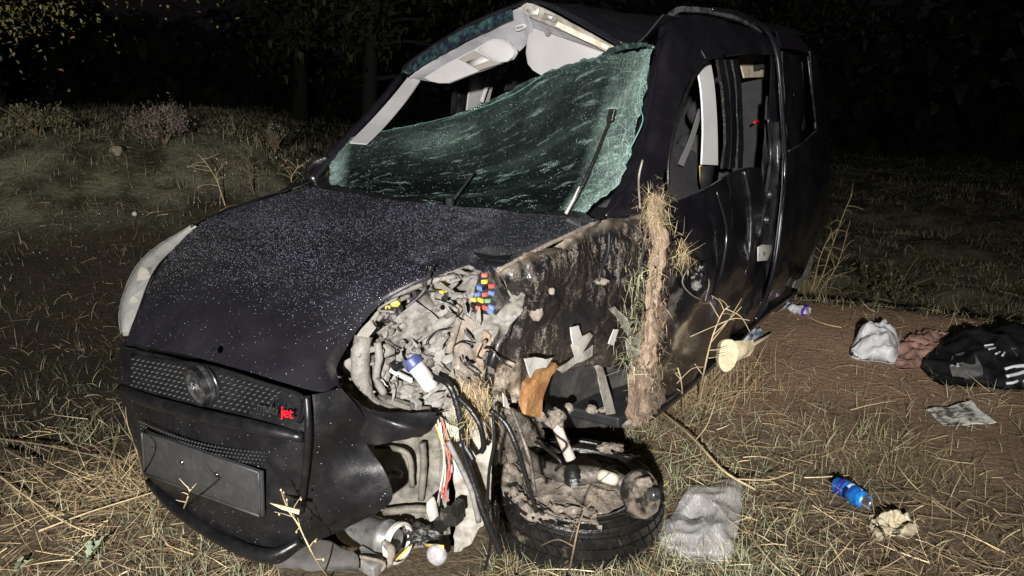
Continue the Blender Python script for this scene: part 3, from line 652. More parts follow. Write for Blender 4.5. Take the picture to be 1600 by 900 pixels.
sheet('torn_liner', rows_of([[(690,645,-.50),(735,640,-.53),(772,655,-.56)],[(700,710,-.49),(735,715,-.52),(768,725,-.55)],[(712,780,-.48),(740,790,-.51),(765,790,-.54)],[(708,866,-.47),(730,855,-.49),(752,822,-.52)]], X), LINER, van, 9, 9, .003, .010, 7, .006, 30, seed=9, edge=.008)
sheet('torn_liner', rows_of([[(680,650,-.47),(700,660,-.47),(716,668,-.48)],[(690,690,-.47),(708,700,-.475),(724,706,-.48)],[(700,735,-.47),(712,745,-.475),(726,752,-.48)]], X), WHITEP, van, 6, 6, .003, .006, 12, seed=10, edge=.006)
# bumper beam and rails
tube('bumper_beam', [X(568,525,-.36), X(563,560,-.34), X(566,600,-.34), X(580,630,-.36), X(620,642,-.41), X(672,643,-.46)], [.028, .030, .030, .026, .020, .016], DUST, van, 10, 7, wob=.12)
tube('beam_flange', [X(590,535,-.38), X(592,560,-.37), X(588,590,-.37), X(600,615,-.39)], .012, DUSTB, van, 8, 5, wob=.2)
tube('strut_bar', [X(726,468,-.60), X(716,500,-.55), X(700,552,-.50)], [.012, .011, .013], MUDG, van, 8, 5, wob=.12)
obox('support_bracket', X(618,628,-.40), NL * .065 + NU * -.005, NF * .012, NU * .008, OLIVE, van, .003)
tube('gearbox_housing', [X(620,540,-.55), X(650,505,-.57), X(682,478,-.60)], [.05, .062, .05], DUST, van, 16, 6, wob=.18)
tube('intake_pipe', [X(628,530,-.50), X(660,520,-.52), X(700,500,-.55), X(722,470,-.6)], [.022, .02, .018], DUSTB, van, 10, 6, wob=.12)
tube('engine_pipe', [X(600,470,-.50), X(640,452,-.56), X(680,438,-.62), X(712,432,-.66)], .009, DUST, van, 8, 6)
tube('engine_pipe', [X(612,492,-.49), X(640,476,-.54), X(664,450,-.58), X(650,432,-.6)], .007, DARKP, van, 8, 6)
tube('engine_pipe', [X(590,500,-.43), X(604,486,-.45), X(622,470,-.49), X(640,462,-.53)], .008, DUST, van, 8, 6)
tube('engine_pipe', [X(700,430,-.66), X(716,428,-.66), X(722,440,-.66), X(712,448,-.64)], .006, DARKP, van, 8, 6)
lump('engine_block', X(612,490,-.47), (.035, .03, .035), DARKP, van, 1, .4, 2.5)
lump('engine_block', X(655,560,-.50), (.05, .04, .04), DUST, van, 2, .4, 2.5)
lump('engine_block', X(595,575,-.42), (.03, .03, .055), DUSTB, van, 3, .4, 2.5)
lump('engine_block', X(640,610,-.46), (.05, .03, .03), DUST, van, 4, .4, 2.8)
lump('engine_block', X(735,520,-.60), (.035, .03, .06), DUST, van, 5, .4, 2.5)
lump('engine_block', X(680,420,-.68), (.06, .03, .03), DUSTB, van, 6, .35, 2.5)
sheet('heat_shield', rows_of([[(588,520,-.405),(620,496,-.44),(650,470,-.50)],[(604,538,-.42),(640,515,-.46),(672,486,-.52)],[(612,556,-.44),(650,535,-.48),(690,505,-.53)]], X), DUST, van, 8, 8, .006, .012, 14, .012, 40, seed=51)
sheet('battery_tray', rows_of([[(690,470,-.56),(716,452,-.60),(722,470,-.60)],[(700,490,-.55),(722,486,-.58),(742,500,-.59)],[(690,520,-.53),(716,520,-.55),(738,535,-.57)]], X), GREYP, van, 6, 6, .01, .01, 14, .006, 40, seed=52)
sheet('inner_arch', rows_of([[(722,490,-.57),(738,500,-.585),(752,520,-.60)],[(712,540,-.53),(728,560,-.545),(740,575,-.56)],[(704,585,-.49),(716,600,-.50),(730,612,-.52)]], X), MUDG, van, 7, 7, .006, .014, 12, .008, 40, seed=53)
sheet('lamp_bracket', rows_of([[(548,548,-.325),(560,520,-.34),(578,500,-.37)],[(556,560,-.335),(570,535,-.35),(588,512,-.375)]], X), DUSTB, van, 6, 4, .006, .006, 16, seed=54)
sheet('lamp_bracket', rows_of([[(536,566,-.31),(552,560,-.33),(560,572,-.34)],[(538,596,-.31),(552,604,-.32),(562,600,-.34)]], X), DUSTB, van, 6, 6, .006, .010, 16, .008, 50, seed=55)
for q, rr_ in (((602,548,-.41),.022),((690,448,-.655),.028),((646,462,-.565),.02),((730,470,-.635),.018),((577,560,-.375),.012)): lathe('engine_flange', X(*q), NF + NL * random.uniform(-.2, .5) + NU * .4, [(.001, .006), (rr_ * .45, .006), (rr_ * .5, .012), (rr_ * .8, .012), (rr_, .004), (rr_, -.02)], (DUST, DUSTB, DARKP)[int(rr_ * 1e4) % 3], van, 16)
for i, (a, b, c, s) in enumerate(((575,545,-.36,.016),(600,520,-.43,.014),(668,590,-.5,.018),(700,580,-.52,.02),(640,445,-.6,.018),(720,560,-.56,.02),(560,590,-.34,.012),(650,632,-.43,.014),(620,600,-.42,.014),(690,500,-.58,.016),(612,560,-.42,.012),(700,540,-.55,.02))):
    obox('engine_bracket', X(a, b, c), (NL * .9 + NU * random.uniform(-.6, .6)) * s, (NF + NL * random.uniform(-.5, .5)) * s * .7, (NU + NF * random.uniform(-.4, .4)) * s * random.uniform(.5, 1.2), (DUST, DARKP, DUSTB, GREYP)[i % 4], van, .003)
for i in range(5):
    a, b = random.uniform(580, 740), random.uniform(430, 630); dx = -.36 - (a - 560) / 200 * .2
    p = X(a, b, dx - .03); q = [p + Vector((random.uniform(-.05, .05), random.uniform(-.02, .02), random.uniform(-.05, .05))) for _ in range(3)]
    tube('engine_hose', q, random.uniform(.003, .006), (DUST, DARKP, DARKP, DUSTB)[i % 4], van, 6, 6)
lathe('dark_socket', X(618,572,-.405), NF, [(.001, -.008), (.014, -.008), (.018, .002), (.020, -.01)], RUBBER, van, 14)
# washer bottle, caps, fuse box
wb = tube('washer_neck', [X(674,606,-.47), X(661,587,-.46), X(648,570,-.45)], .026, WHITEP, van, 16, 4)
tube('bottle_cap', [X(650,572,-.448), X(645,566,-.446), X(640,559,-.444)], .031, BLUE, wb, 16, 3)
obox('bottle_strap', X(624,585,-.44), NL * .05 - NU * .012, NF * .006, NU * .008, WHITEP, wb, .003)
fl = lathe('fluid_reservoir', X(695,462,-.64), NU, [(.03, -.05), (.038, -.04), (.038, .0), (.02, .012)], WHITEP, van, 18)
lathe('reservoir_cap', X(696,454,-.635), NU + NF * .3, [(.024, -.01), (.026, .0), (.026, .012), (.02, .016), (.001, .016)], YEL, fl, 18)
lump('orange_clip', X(618,474,-.47), (.016, .010, .012), YEL, van, 7, .3, 2, 3); lump('orange_clip', X(606,481,-.455), (.009, .007, .008), YEL, van, 8, .3, 2, 3)
fb = slab('fuse_box', [X(750,424,-.606),X(766,424,-.606),X(780,455,-.606),X(790,470,-.606),X(774,494,-.606),X(733,488,-.606),X(742,450,-.606)], DARKP, van, .03, bev=.003)
FU = [[(757,430,RED)], [(757,440,YEL),(750,450,FBLU)], [(758,450,RUBBER),(768,447,RED)], [(746,460,FBLU),(758,460,RED),(768,458,FBLU)], [(740,468,YEL),(751,469,YEL),(762,470,FGRN)], [(740,478,RUBBER),(748,482,RED),(758,481,RED),(768,480,FBLU),(766,486,FBLU)]]
for row in FU:
    for a, b, m_ in row:
        obox('fuse', X(a, b, -.598), NL * .0088 + NU * random.uniform(-.003, .003), NF * .005, NU * .0062, m_, fb, .001)

rb = random.Random(44)
for i in range(56):
    a, b = rb.uniform(560, 775), rb.uniform(425, 632); dx = -.355 - max(0, a - 560) / 215 * .19 - max(0, 560 - b) / 150 * .05; c = X(a, b, dx)
    if (b < 640 - (a - 520) * 1.15 and b < 500) or math.hypot(a - 656, b - 585) < 34 or math.hypot(a - 758, b - 460) < 36: continue
    e1 = (NL * rb.uniform(-1, 1) + NU * rb.uniform(-1, 1) + NF * .2).normalized(); e2 = e1.cross(NF).normalized(); l, w_ = rb.uniform(.015, .045), rb.uniform(.004, .012)
    slab('torn_bracket', [c - e1 * l, c - e1 * l * .3 + e2 * w_ + NF * .006, c + e1 * l * .5 + e2 * w_ * .6, c + e1 * l, c + e1 * l * .4 - e2 * w_ - NF * .004, c - e1 * l * .6 - e2 * w_ * .7], (DUST, DUSTB, OLIVE, DUSTB, DUST, DARKP, DUSTB, WHITEP)[i % 8], van, .003)
for i in range(16):
    a, b = rb.uniform(575, 760), rb.uniform(440, 625); dx = -.35 - max(0, a - 560) / 215 * .185 - max(0, 560 - b) / 150 * .045
    if (b < 640 - (a - 520) * 1.15 and b < 500) or math.hypot(a - 656, b - 585) < 34 or math.hypot(a - 758, b - 460) < 36: continue
    pts = [(a, b)]
    for _ in range(3): pts.append((pts[-1][0] + rb.uniform(-22, 22), pts[-1][1] + rb.uniform(-4, 26)))
    tube('loose_wire', [X(q[0], q[1], dx - .003 * k_) for k_, q in enumerate(pts)], rb.uniform(.0016, .0032), (DARKP, RUBBER, RUBBER, DUST)[i % 4], van, 6, 6)
for i in range(36):
    a, b = rb.uniform(565, 770), rb.uniform(440, 625); dx = -.35 - max(0, a - 560) / 215 * .185 - max(0, 560 - b) / 150 * .045
    if (b < 640 - (a - 520) * 1.15 and b < 500) or math.hypot(a - 656, b - 585) < 34 or math.hypot(a - 758, b - 460) < 36: continue
    lathe('bolt', X(a, b, dx), NF + NL * rb.uniform(-.6, .6) + NU * rb.uniform(-.3, .8), [(.009, -.004), (.009, 0), (.005, .001), (.005, .006), (.001, .006)], (STEEL, DUST, DUSTB)[i % 3], van, 6)

# crumpled near wing, streaked with mud
wing_a = lambda u, v: max(0, 1 - v * 5.5) * (.9 if u < .7 else .4) + (.75 if (v > .8 and u < .25) else 0) + .35 * max(0, v - .55) * (1 if u < .8 else .3)
sheet('near_wing', rows_of([
 [(778,424,.78),(830,396,.80),(880,372,.82),(935,346,.84),(1010,333,.88)],
 [(790,442,.79),(838,414,.84),(890,392,.86),(945,372,.86),(1010,360,.90)],
 [(797,475,.74),(842,455,.85),(892,440,.86),(950,420,.87),(1012,400,.91)],
 [(778,520,.73),(832,510,.79),(884,500,.82),(946,492,.86),(1008,480,.90)],
 [(757,575,.72),(822,560,.77),(885,556,.79),(940,548,.83),(1006,555,.9)],
 [(766,642,.68),(812,622,.73),(858,592,.72),(930,566,.78),(1004,600,.86)]], Y), MUDPAINT, van, 11, 11, .004, .034, 5.5, .014, 22, seed=6, attr='mud', afun=wing_a, edge=.01)
sheet('wheel_arch_liner', rows_of([[(840,560,.60),(900,556,.62),(1000,560,.72)],[(845,610,.60),(910,610,.60),(1000,610,.72)],[(850,668,.60),(915,668,.58),(995,662,.7)]], Y), mat('arch_liner', (.035, .034, .034), .6, 0, (.09, .082, .075), 10, .45, .68, .3, 40), van, 8, 8, .004, .006, 9, seed=12)
tube('wing_fold', [Y(797,470,.76), Y(792,510,.75), Y(770,560,.73), Y(762,610,.71)], [.012, .02, .014], MUDPAINT, van, 8, 6, wob=.3)
tube('wing_gap', [Y(952,362,.88), Y(950,395,.885), Y(938,425,.885), Y(936,440,.885)], .005, DARK, van, 6, 6)
tube('wing_edge', [Y(776,424,.785), Y(830,395,.805), Y(882,370,.825), Y(936,345,.85)], .007, MUDG, van, 8, 5, wob=.25)
sheet('muddy_floor_edge', rows_of([[(762,640,.66),(800,636,.66),(850,640,.62)],[(768,680,.62),(805,676,.60),(850,668,.56)],[(775,730,.60),(810,722,.56),(856,700,.50)]], Y), MUDG, van, 9, 9, .006, .024, 9, .02, 30, seed=61, edge=.012)
# torn plastic, foam and strips hanging out of the arch
slab('torn_foam', [Y(822,648,.80),Y(828,602,.80),Y(846,582,.81),Y(868,566,.82),Y(874,572,.82),Y(860,590,.82),Y(852,616,.81),Y(842,652,.80)], ORG, van, .028, warp=.012)
slab('torn_shard', [Y(820,562,.83),Y(838,557,.83),Y(850,563,.83),Y(862,560,.83),Y(852,575,.83),Y(838,578,.83),Y(830,590,.83)], WHITEP, van, .005, warp=.008)
slab('torn_shard', [Y(870,578,.85),Y(890,566,.86),Y(928,540,.87),Y(926,556,.87),Y(895,574,.86),Y(880,584,.85)], LINER, van, .005, warp=.006)
slab('torn_shard', [Y(893,512,.88),Y(905,508,.88),Y(912,526,.88),Y(905,540,.88),Y(896,538,.88)], WHITEP, van, .004, warp=.006)
slab('torn_shard', [Y(894,540,.87),Y(904,528,.88),Y(922,518,.89),Y(926,524,.89),Y(908,556,.88),Y(900,566,.87)], LINER, van, .004, warp=.008)
slab('torn_shard', [Y(954,482,.92),Y(962,478,.92),Y(980,500,.93),Y(990,520,.93),Y(982,524,.93),Y(968,504,.92)], LINER, van, .004, warp=.008)
slab('torn_shard', [Y(960,515,.92),Y(966,514,.92),Y(960,540,.92),Y(952,538,.92)], WHITEP, van, .004, warp=.004)
slab('torn_shard', [Y(786,615,.78),Y(792,622,.78),Y(797,640,.78),Y(788,636,.78)], WHITEP, van, .004, warp=.004)
slab('torn_shard', [Y(979,530,.94),Y(998,520,.94),Y(1000,550,.94),Y(984,560,.94)], LINER, van, .004, warp=.008)
sheet('liner_strip', rows_of([[(902,563,.74),(906,570,.74)],[(925,562,.75),(926,572,.75)],[(940,572,.76),(934,582,.76)],[(950,600,.77),(938,606,.77)],[(962,646,.77),(948,648,.77)]], Y), LINER, van, 3, 6, .004, .003, 20)
for a, b, s in ((985,655,.05),(945,645,.03),(925,640,.022),(1000,640,.045)): lump('caked_mud', Y(a, b, .72), (s, s * .7, s * .8), MUDG, van, a, .35, 2)

# roll of turf and mud jammed down the door gap
mp = [(1026,308,.93),(1026,340,.93),(1027,375,.935),(1024,420,.935),(1021,470,.94),(1018,520,.94),(1016,565,.93),(1014,610,.91),(1006,652,.88)]
mudroll = sheet('mud_roll', rows_of([[(1017,308,.90),(1026,306,.935),(1036,310,.90)],[(1014,345,.90),(1027,342,.945),(1041,348,.90)],[(1015,400,.90),(1028,398,.955),(1044,402,.90)],[(1006,450,.90),(1026,448,.965),(1046,452,.90)],
 [(998,500,.90),(1022,500,.975),(1045,505,.90)],[(990,545,.88),(1018,548,.98),(1046,552,.88)],[(986,590,.86),(1015,595,.97),(1046,600,.86)],[(982,630,.83),(1012,636,.94),(1040,626,.84)],[(978,655,.80),(1005,662,.88),(1028,650,.82)]], Y), MUD, van, 9, 7, .03, .026, 9, .012, 40, seed=41, edge=.012)
def turf(name, host_pts, N, spread, ln, cols, el=(-1.4, 1.2)):
    P = [Y(*q) for q in host_pts]; P = crom(P, 10); idx = rng.integers(0, len(P), N); pos = np.array([P[i] for i in idx]) + rng.normal(0, 1, (N, 3)) * spread
    pos += np.array((-.35, -.85, .1)) * .03
    return blades(name, pos, rng.uniform(0, 6.28, N), rng.uniform(*el, N), rng.uniform(.3, 1, N) * ln, rng.uniform(.0012, .003, N), rng.normal(-.5, .7, N), pick(cols, N), van if 'mud' not in name else mudroll)
turf('mud_straw', mp, 2200, .026, .05, [(.40, .32, .21), (.32, .245, .16), (.26, .19, .13), (.17, .12, .08)])
turf('jammed_grass', [(1022,306,.95),(1028,330,.95),(1022,350,.95)], 170, .018, .10, STRAW + [(.36, .33, .16)])
turf('jammed_grass', [(1002,410,.95),(998,450,.95),(990,500,.95),(982,550,.95),(990,575,.95)], 260, .020, .08, [(.30, .32, .20), (.36, .36, .24), (.26, .27, .15), (.45, .42, .28)])
turf('jammed_grass', [(1062,378,.97),(1070,395,.97),(1058,404,.97)], 200, .022, .09, STRAW)
turf('jammed_grass', [(745,600,.72),(760,620,.72),(742,640,.72),(735,660,.7)], 380, .025, .09, STRAW[:4] + [(.30, .30, .14)])
turf('jammed_grass', [(712,660,.62),(712,680,.62),(704,700,.6)], 260, .018, .07, [(.25, .29, .10), (.33, .34, .14), (.18, .20, .08)])
lump('caked_mud', Y(742,625,.70), (.04, .04, .06), MUD, van, 31, .4, 2); lump('caked_mud', Y(762,560,.70), (.03, .03, .08), MUD, van, 32, .4, 2)
lump('caked_mud', Y(940,440,.885), (.024, .014, .012), MUDG, van, 33, .5, 2.5, 3); lump('caked_mud', Y(838,488,.815), (.022, .014, .026), MUDG, van, 34, .4, 2, 3)
lump('caked_mud', Y(862,455,.865), (.010, .008, .011), MUDG, van, 35, .4, 2, 3)

# near windscreen pillar, door, pillars, flanks
sheet('windscreen_pillar', rows_of([
 [(938,342,.82),(985,335,.87),(1014,334,.9)],[(958,305,.81),(995,298,.86),(1030,300,.9)],[(975,270,.80),(1008,255,.86),(1043,250,.9)],[(992,215,.78),(1025,190,.84),(1058,175,.88)],
 [(1006,150,.76),(1045,115,.82),(1082,118,.86)],[(1020,90,.74),(1050,60,.79),(1104,88,.84)],[(1033,38,.72),(1060,22,.74),(1118,42,.80)]], Y), PAINT, van, 7, 6, .006, .006, 5, .004, 24, seed=7)
tube('pillar_gutter', [Y(946,338,.83), Y(975,300,.84), Y(992,262,.83), Y(1003,225,.82), Y(1015,170,.80), Y(1024,110,.78), Y(1030,60,.75)], .007, PAINT, van, 8, 6)
tube('pillar_gutter', [Y(1000,325,.90), Y(998,280,.87), Y(1004,250,.87)], .004, LINER, van, 6, 5)
tube('door_seal', [Y(1048,318,.90), Y(1044,285,.90), Y(1046,240,.89), Y(1060,180,.88), Y(1082,125,.86), Y(1104,93,.85), Y(1130,88,.85)], .008, RUBBER, van, 8, 6)
sheet('door_frame', rows_of([[(1060,22,.745),(1110,26,.76),(1160,40,.78),(1207,55,.8)],[(1082,55,.79),(1120,58,.80),(1165,62,.82),(1210,70,.83)],[(1104,92,.845),(1130,88,.845),(1165,84,.845),(1212,86,.845)]], Y), PAINT, van, 6, 5, .006, .006, 6, .004, 20, seed=11)
for a, w_, m_ in ((0, 9, RUBBER), (13, 8, PAINT), (26, 8, RUBBER)):
    sheet('window_channel', rows_of([[(1122 + a * .9, 93, .85), (1122 + a * .9 + w_, 92, .85)], [(1130 + a * .8, 140, .87), (1130 + a * .8 + w_, 140, .87)], [(1134 + a * .75, 210, .89), (1134 + a * .75 + w_, 210, .89)], [(1130 + a * .85, 264, .895), (1130 + a * .85 + w_, 262, .895)]], Y), m_, van, 3, 6, .012, .003, 10, seed=a)
door = sheet('front_door', rows_of([
 [(1012,334,.90),(1048,320,.90),(1095,298,.90),(1160,264,.90),(1186,262,.88)],
 [(1010,420,.93),(1050,408,.945),(1100,392,.95),(1160,365,.93),(1194,360,.88)],
 [(1010,520,.93),(1050,505,.945),(1100,482,.94),(1155,452,.92),(1196,430,.88)],
 [(1006,645,.85),(1045,622,.87),(1100,572,.87),(1150,527,.86),(1186,492,.86)]], Y), PAINT, van, 9, 10, .006, .030, 3.5, .005, 16, seed=13)
tube('jamb_edge', [Y(1163,268,.90), Y(1172,320,.91), Y(1172,380,.92), Y(1164,430,.92)], [.006, .010, .006], GREYM, van, 8, 6, wob=.15)
tube('jamb_edge', [Y(1200,185,.87), Y(1204,240,.875), Y(1196,310,.89), Y(1186,370,.89)], [.008, .012, .006], GREYM, van, 8, 6, wob=.2)
tube('door_crease', [Y(1120,300,.935), Y(1135,360,.95), Y(1128,420,.955), Y(1112,470,.95)], [.004, .012, .004], PAINT, door, 8, 6)
tube('sill', [Y(1012,648,.84), Y(1048,622,.85), Y(1102,574,.85), Y(1152,528,.84), Y(1188,494,.84), Y(1240,455,.82)], .03, PAINT, van, 10, 5, wob=.15)
mirror = lump('mirror_stump', Y(1090,432,.985), (.035, .05, .06), RUBBER, van, 21, .55, 2.2)
tube('mirror_cable', [Y(1078,415,1.0), Y(1066,440,1.0), Y(1080,460,1.0), Y(1100,470,1.0)], .003, GREYP, mirror, 6, 6); tube('mirror_cable', [Y(1098,420,1.0), Y(1108,440,1.0), Y(1102,470,1.0)], .003, GREYP, mirror, 6, 6)
lump('mirror_bracket', Y(1088,446,1.0), (.018, .016, .02), GREYP, mirror, 22, .5, 2.2, 3)
sheet('pillar_trim', rows_of([[(1088,98,.72),(1110,94,.72)],[(1096,140,.74),(1117,138,.74)],[(1099,200,.75),(1121,199,.75)],[(1097,257,.75),(1122,258,.75)]], Y), mat('bright_trim', (.74, .73, .72), .6, 0, (.66, .65, .64), 5), van, 4, 6, .008)  # lighter copy of the white trim, making up for weak oblique light
slab('seat_tag', [Y(1094,259,.70),Y(1099,258,.70),Y(1099,294,.70),Y(1096,293,.70)], YEL, van, .006)
slab('pillar_lower_trim', [Y(1098,260,.74),Y(1124,258,.74),Y(1122,282,.74),Y(1098,294,.74)], DARK, van, .01)
sheet('middle_pillar', rows_of([[(1200,150,.80),(1212,150,.81),(1224,150,.86)],[(1197,215,.81),(1212,215,.82),(1226,215,.88)],[(1190,280,.82),(1208,280,.83),(1226,275,.88)],[(1182,350,.83),(1205,350,.84),(1222,345,.88)],[(1178,430,.83),(1198,430,.84),(1212,415,.88)],[(1176,494,.83),(1188,490,.83),(1196,478,.86)]], Y), GREYM, van, 6, 7, .01, .012, 7, seed=14)
sheet('roof_pillar', rows_of([[(1205,55,.80),(1216,60,.82)],[(1206,100,.82),(1222,100,.85)],[(1204,150,.82),(1226,150,.86)],[(1206,190,.82),(1227,190,.87)]], Y), PAINT, van, 4, 6, .01, .006, 8)
tube('buckled_flange', [Y(1112,14,.76), Y(1150,20,.78), Y(1192,42,.82), Y(1211,75,.86), Y(1219,130,.89), Y(1224,200,.91), Y(1226,260,.92), Y(1221,330,.93), Y(1211,410,.93), Y(1195,470,.92), Y(1180,500,.90)], [.008, .012, .014, .014, .014, .014, .013, .012], PAINT, van, 9, 6, wob=.14)
tube('flange_seam', [Y(1216,120,.915), Y(1221,200,.94), Y(1223,260,.945), Y(1218,330,.955), Y(1208,410,.955)], .003, GREYM, van, 6, 6)
slab('latch_plate', [Y(1185,386,.95),Y(1192,382,.95),Y(1206,383,.95),Y(1205,395,.95),Y(1199,407,.95),Y(1185,408,.95)], WHITEP, van, .006, bev=.001)
lathe('latch_hole', Y(1194,396,.955), NL, [(.001, .0), (.007, .0), (.010, .003), (.011, -.002)], DARKP, van, 12)
for a, b in ((1204,304),(1199,343)): lathe('hinge_boss', Y(a, b, .88), NL, [(.001, .004), (.016, .004), (.026, .012), (.03, -.01)], GREYM, van, 16)
slab('torn_headlining', [Y(1156,86,.55),Y(1192,84,.55),Y(1199,120,.55),Y(1163,122,.55)], FOAM, van, .01, warp=.006)
lump('headlining_stain', Y(1182,103,.565), (.05, .006, .025), BARK, van, 40, .5, 2.2, 3)
tube('buckle', [Y(1178,192,.6), Y(1186,187,.6)], .008, REDT, van, 8, 2)
slide = sheet('sliding_door', rows_of([
 [(1224,240,.92),(1250,226,.92),(1278,205,.90),(1296,196,.86)],[(1222,330,.94),(1252,322,.95),(1285,290,.93),(1299,270,.88)],
 [(1212,410,.93),(1245,398,.93),(1276,370,.90),(1290,340,.86)],[(1190,480,.86),(1225,456,.86),(1255,425,.86),(1268,405,.84)]], Y), PAINT, van, 9, 9, .006, .022, 4, seed=16)
sheet('rear_window_frame', rows_of([[(1214,50,.80),(1245,56,.80),(1268,78,.80)],[(1222,74,.82),(1248,78,.82),(1272,88,.82)]], Y), PAINT, van, 5, 4, .008, .005, 8)
sheet('rear_window_frame', rows_of([[(1266,80,.82),(1277,86,.81)],[(1270,130,.84),(1284,136,.83)],[(1274,180,.86),(1292,186,.85)],[(1276,215,.88),(1300,220,.86)]], Y), PAINT, van, 4, 6, .01, .005, 8)
sheet('rear_window_frame', rows_of([[(1222,80,.84),(1236,84,.84)],[(1226,150,.87),(1240,165,.87)],[(1228,245,.90),(1250,230,.90)]], Y), PAINT, van, 4, 6, .008, .005, 8)
slab('rear_side_glass', [Y(1236,86,.80),Y(1266,84,.80),Y(1275,205,.84),Y(1246,228,.84)], WINGL, van, .004)
sheet('rear_trim', rows_of([[(1240,96,.72),(1251,98,.72)],[(1246,120,.72),(1255,122,.72)],[(1251,140,.72),(1256,141,.72)]], Y), WTRIM, van, 3, 4, .006)
tube('rear_gutter', [Y(1262,88,.85), Y(1268,140,.88), Y(1274,190,.89)], .006, GREYM, van, 8, 5)
tube('door_rail', [Y(1232,236,.935), Y(1256,222,.935), Y(1282,196,.915)], .007, GREYM, van, 8, 4)
lathe('fuel_cap', Y(1254,198,.85), NL, [(.001, .01), (.02, .01), (.03, .0)], GREYM, van, 14)
slab('mud_flap', [Y(1263,388,.88),Y(1275,384,.88),Y(1266,425,.88),Y(1246,452,.86),Y(1240,450,.86),Y(1254,415,.88)], GREYP, van, .01, warp=.006)
lathe('rear_wheel', K(-3.66, .76, .30), NL, [(.17, -.08), (.29, -.09), (.315, -.06), (.315, .06), (.29, .09), (.19, .09), (.17, .05), (.05, .05), (.001, .06)], RUBBER, van, 30)

sheet('roof_rail', rows_of([[(1042,24,.742),(1058,11,.742),(1080,10,.748),(1120,14,.755),(1160,22,.765),(1202,44,.79)],[(1046,31,.748),(1062,19,.75),(1084,18,.756),(1122,23,.763),(1160,34,.775),(1200,54,.80)]], Y), mat('rail_highlight_grey', (.13, .13, .13), .5, .3, (.03, .03, .03), 18, .42, .62, .3, 40), van, 6, 4, .01, .004, 20)  # the rail's highlight is put into this grey colour
# roof, headlining, visors
roof = sheet('roof', [
 [X(630,112,-1.87), X(720,48,-1.82), X(815,8,-1.77), X(868,14,-1.77), X(972,72,-1.72), X(1000,66,-1.74), X(1038,24,-1.78)],
 [K(-2.3,-.66,1.70), K(-2.3,-.30,1.80), K(-2.3,.10,1.86), K(-2.3,.25,1.84), K(-2.3,.52,1.76), K(-2.3,.60,1.76), K(-2.3,.74,1.76)],
 [K(-3.2,-.70,1.74), K(-3.2,-.35,1.80), K(-3.2,.0,1.82), K(-3.2,.2,1.81), K(-3.2,.45,1.79), K(-3.2,.6,1.77), K(-3.2,.74,1.72)],
 [K(-4.3,-.70,1.72), K(-4.3,-.35,1.77), K(-4.3,0,1.78), K(-4.3,.2,1.78), K(-4.3,.45,1.76), K(-4.3,.6,1.74), K(-4.3,.74,1.68)]], mat('roof_paint', (.010, .009, .012), .7, 0, (.016, .015, .018), 8, spec=.1), van, 6, 6, .006, .004, 5, seed=17)
tube('roof_front_edge', [X(628,114,-1.86), X(640,98,-1.85), X(720,46,-1.81), X(805,9,-1.765), X(828,3,-1.76), X(862,9,-1.76), X(920,38,-1.735), X(976,70,-1.71)], .009, PAINT, van, 9, 6, wob=.15)
sheet('glass_remnant', rows_of([[(629,113,-1.82),(660,84,-1.80),(720,48,-1.77),(800,14,-1.74)],[(638,116,-1.80),(668,97,-1.78),(725,66,-1.75),(800,28,-1.73)]], X), mat('green_glass_crumbs', (.035, .075, .07), .25, 0, (.010, .013, .022), 26, .36, .56, .6, 90, c3=(.25, .42, .40), s3=120, lo3=.66, hi3=.74), van, 8, 4, .004, .005, 25, edge=.004)
sheet('headlining', rows_of([[(640,122,-1.84),(672,95,-1.82),(735,62,-1.79),(806,16,-1.76),(824,24,-1.77)],[(650,124,-1.88),(690,105,-1.87),(745,78,-1.86),(808,45,-1.84),(832,50,-1.83)],[(690,130,-1.97),(715,122,-1.97),(760,108,-1.96),(806,84,-1.93),(826,66,-1.88)]], X), HEADL, van, 7, 6, .006, .004, 8, seed=18)
sheet('headlining', rows_of([[(808,12,-1.79),(870,38,-1.76),(958,76,-1.72)],[(830,44,-1.86),(890,64,-1.83),(945,82,-1.78)],[(826,80,-2.0),(890,100,-2.0),(930,110,-1.95)]], X), HEADL, van, 6, 5, .006, .003, 8, seed=19)
ch = sheet('header_channel', rows_of([[(822,4,-1.755),(842,10,-1.752),(900,40,-1.735),(962,74,-1.71)],[(810,14,-1.765),(836,30,-1.765),(895,55,-1.745),(950,82,-1.715)]], X), CHANNEL, van, 7, 4, .006, .004, 14, seed=20)
sheet('channel_strip', rows_of([[(872,34,-1.735),(910,52,-1.72),(952,72,-1.70)],[(868,41,-1.737),(906,60,-1.722),(948,78,-1.702)]], X), FOAM, ch, 6, 3, .004, .002, 30)
slab('channel_clip', [X(850,20,-1.74),X(870,27,-1.735),X(866,35,-1.735),X(848,29,-1.74)], GREYP, ch, .012, bev=.002)
slab('channel_clip', [X(855,23,-1.72),X(864,26,-1.72),X(861,31,-1.72),X(853,28,-1.72)], WTRIM, ch, .006)
slab('channel_clip', [X(822,16,-1.745),X(830,10,-1.745),X(836,16,-1.745),X(842,12,-1.745),X(840,24,-1.745),X(830,24,-1.745)], WHITEP, ch, .008)
slab('grab_clip', [X(748,54,-1.80),X(762,47,-1.80),X(763,51,-1.80),X(756,56,-1.80),X(750,57,-1.80)], GREYP, van, .01, bev=.002)
tube('grab_clip', [X(805,45,-1.83), X(808,41,-1.82), X(818,39,-1.82), X(820,42,-1.82), X(810,47,-1.83), X(805,45,-1.83)], .006, WTRIM, van, 8, 4)
VIS = slab('sun_visor', [X(*q) for q in ((660,121,-1.78),(672,127,-1.77),(684,130,-1.765),(700,130,-1.76),(745,112,-1.745),(778,100,-1.74),(800,92,-1.735),(806,82,-1.735),(804,74,-1.74),(794,64,-1.75),(782,60,-1.76),(770,60,-1.76),(758,65,-1.765),(740,78,-1.77),(700,98,-1.785))], VISOR, van, .018, bev=.004)
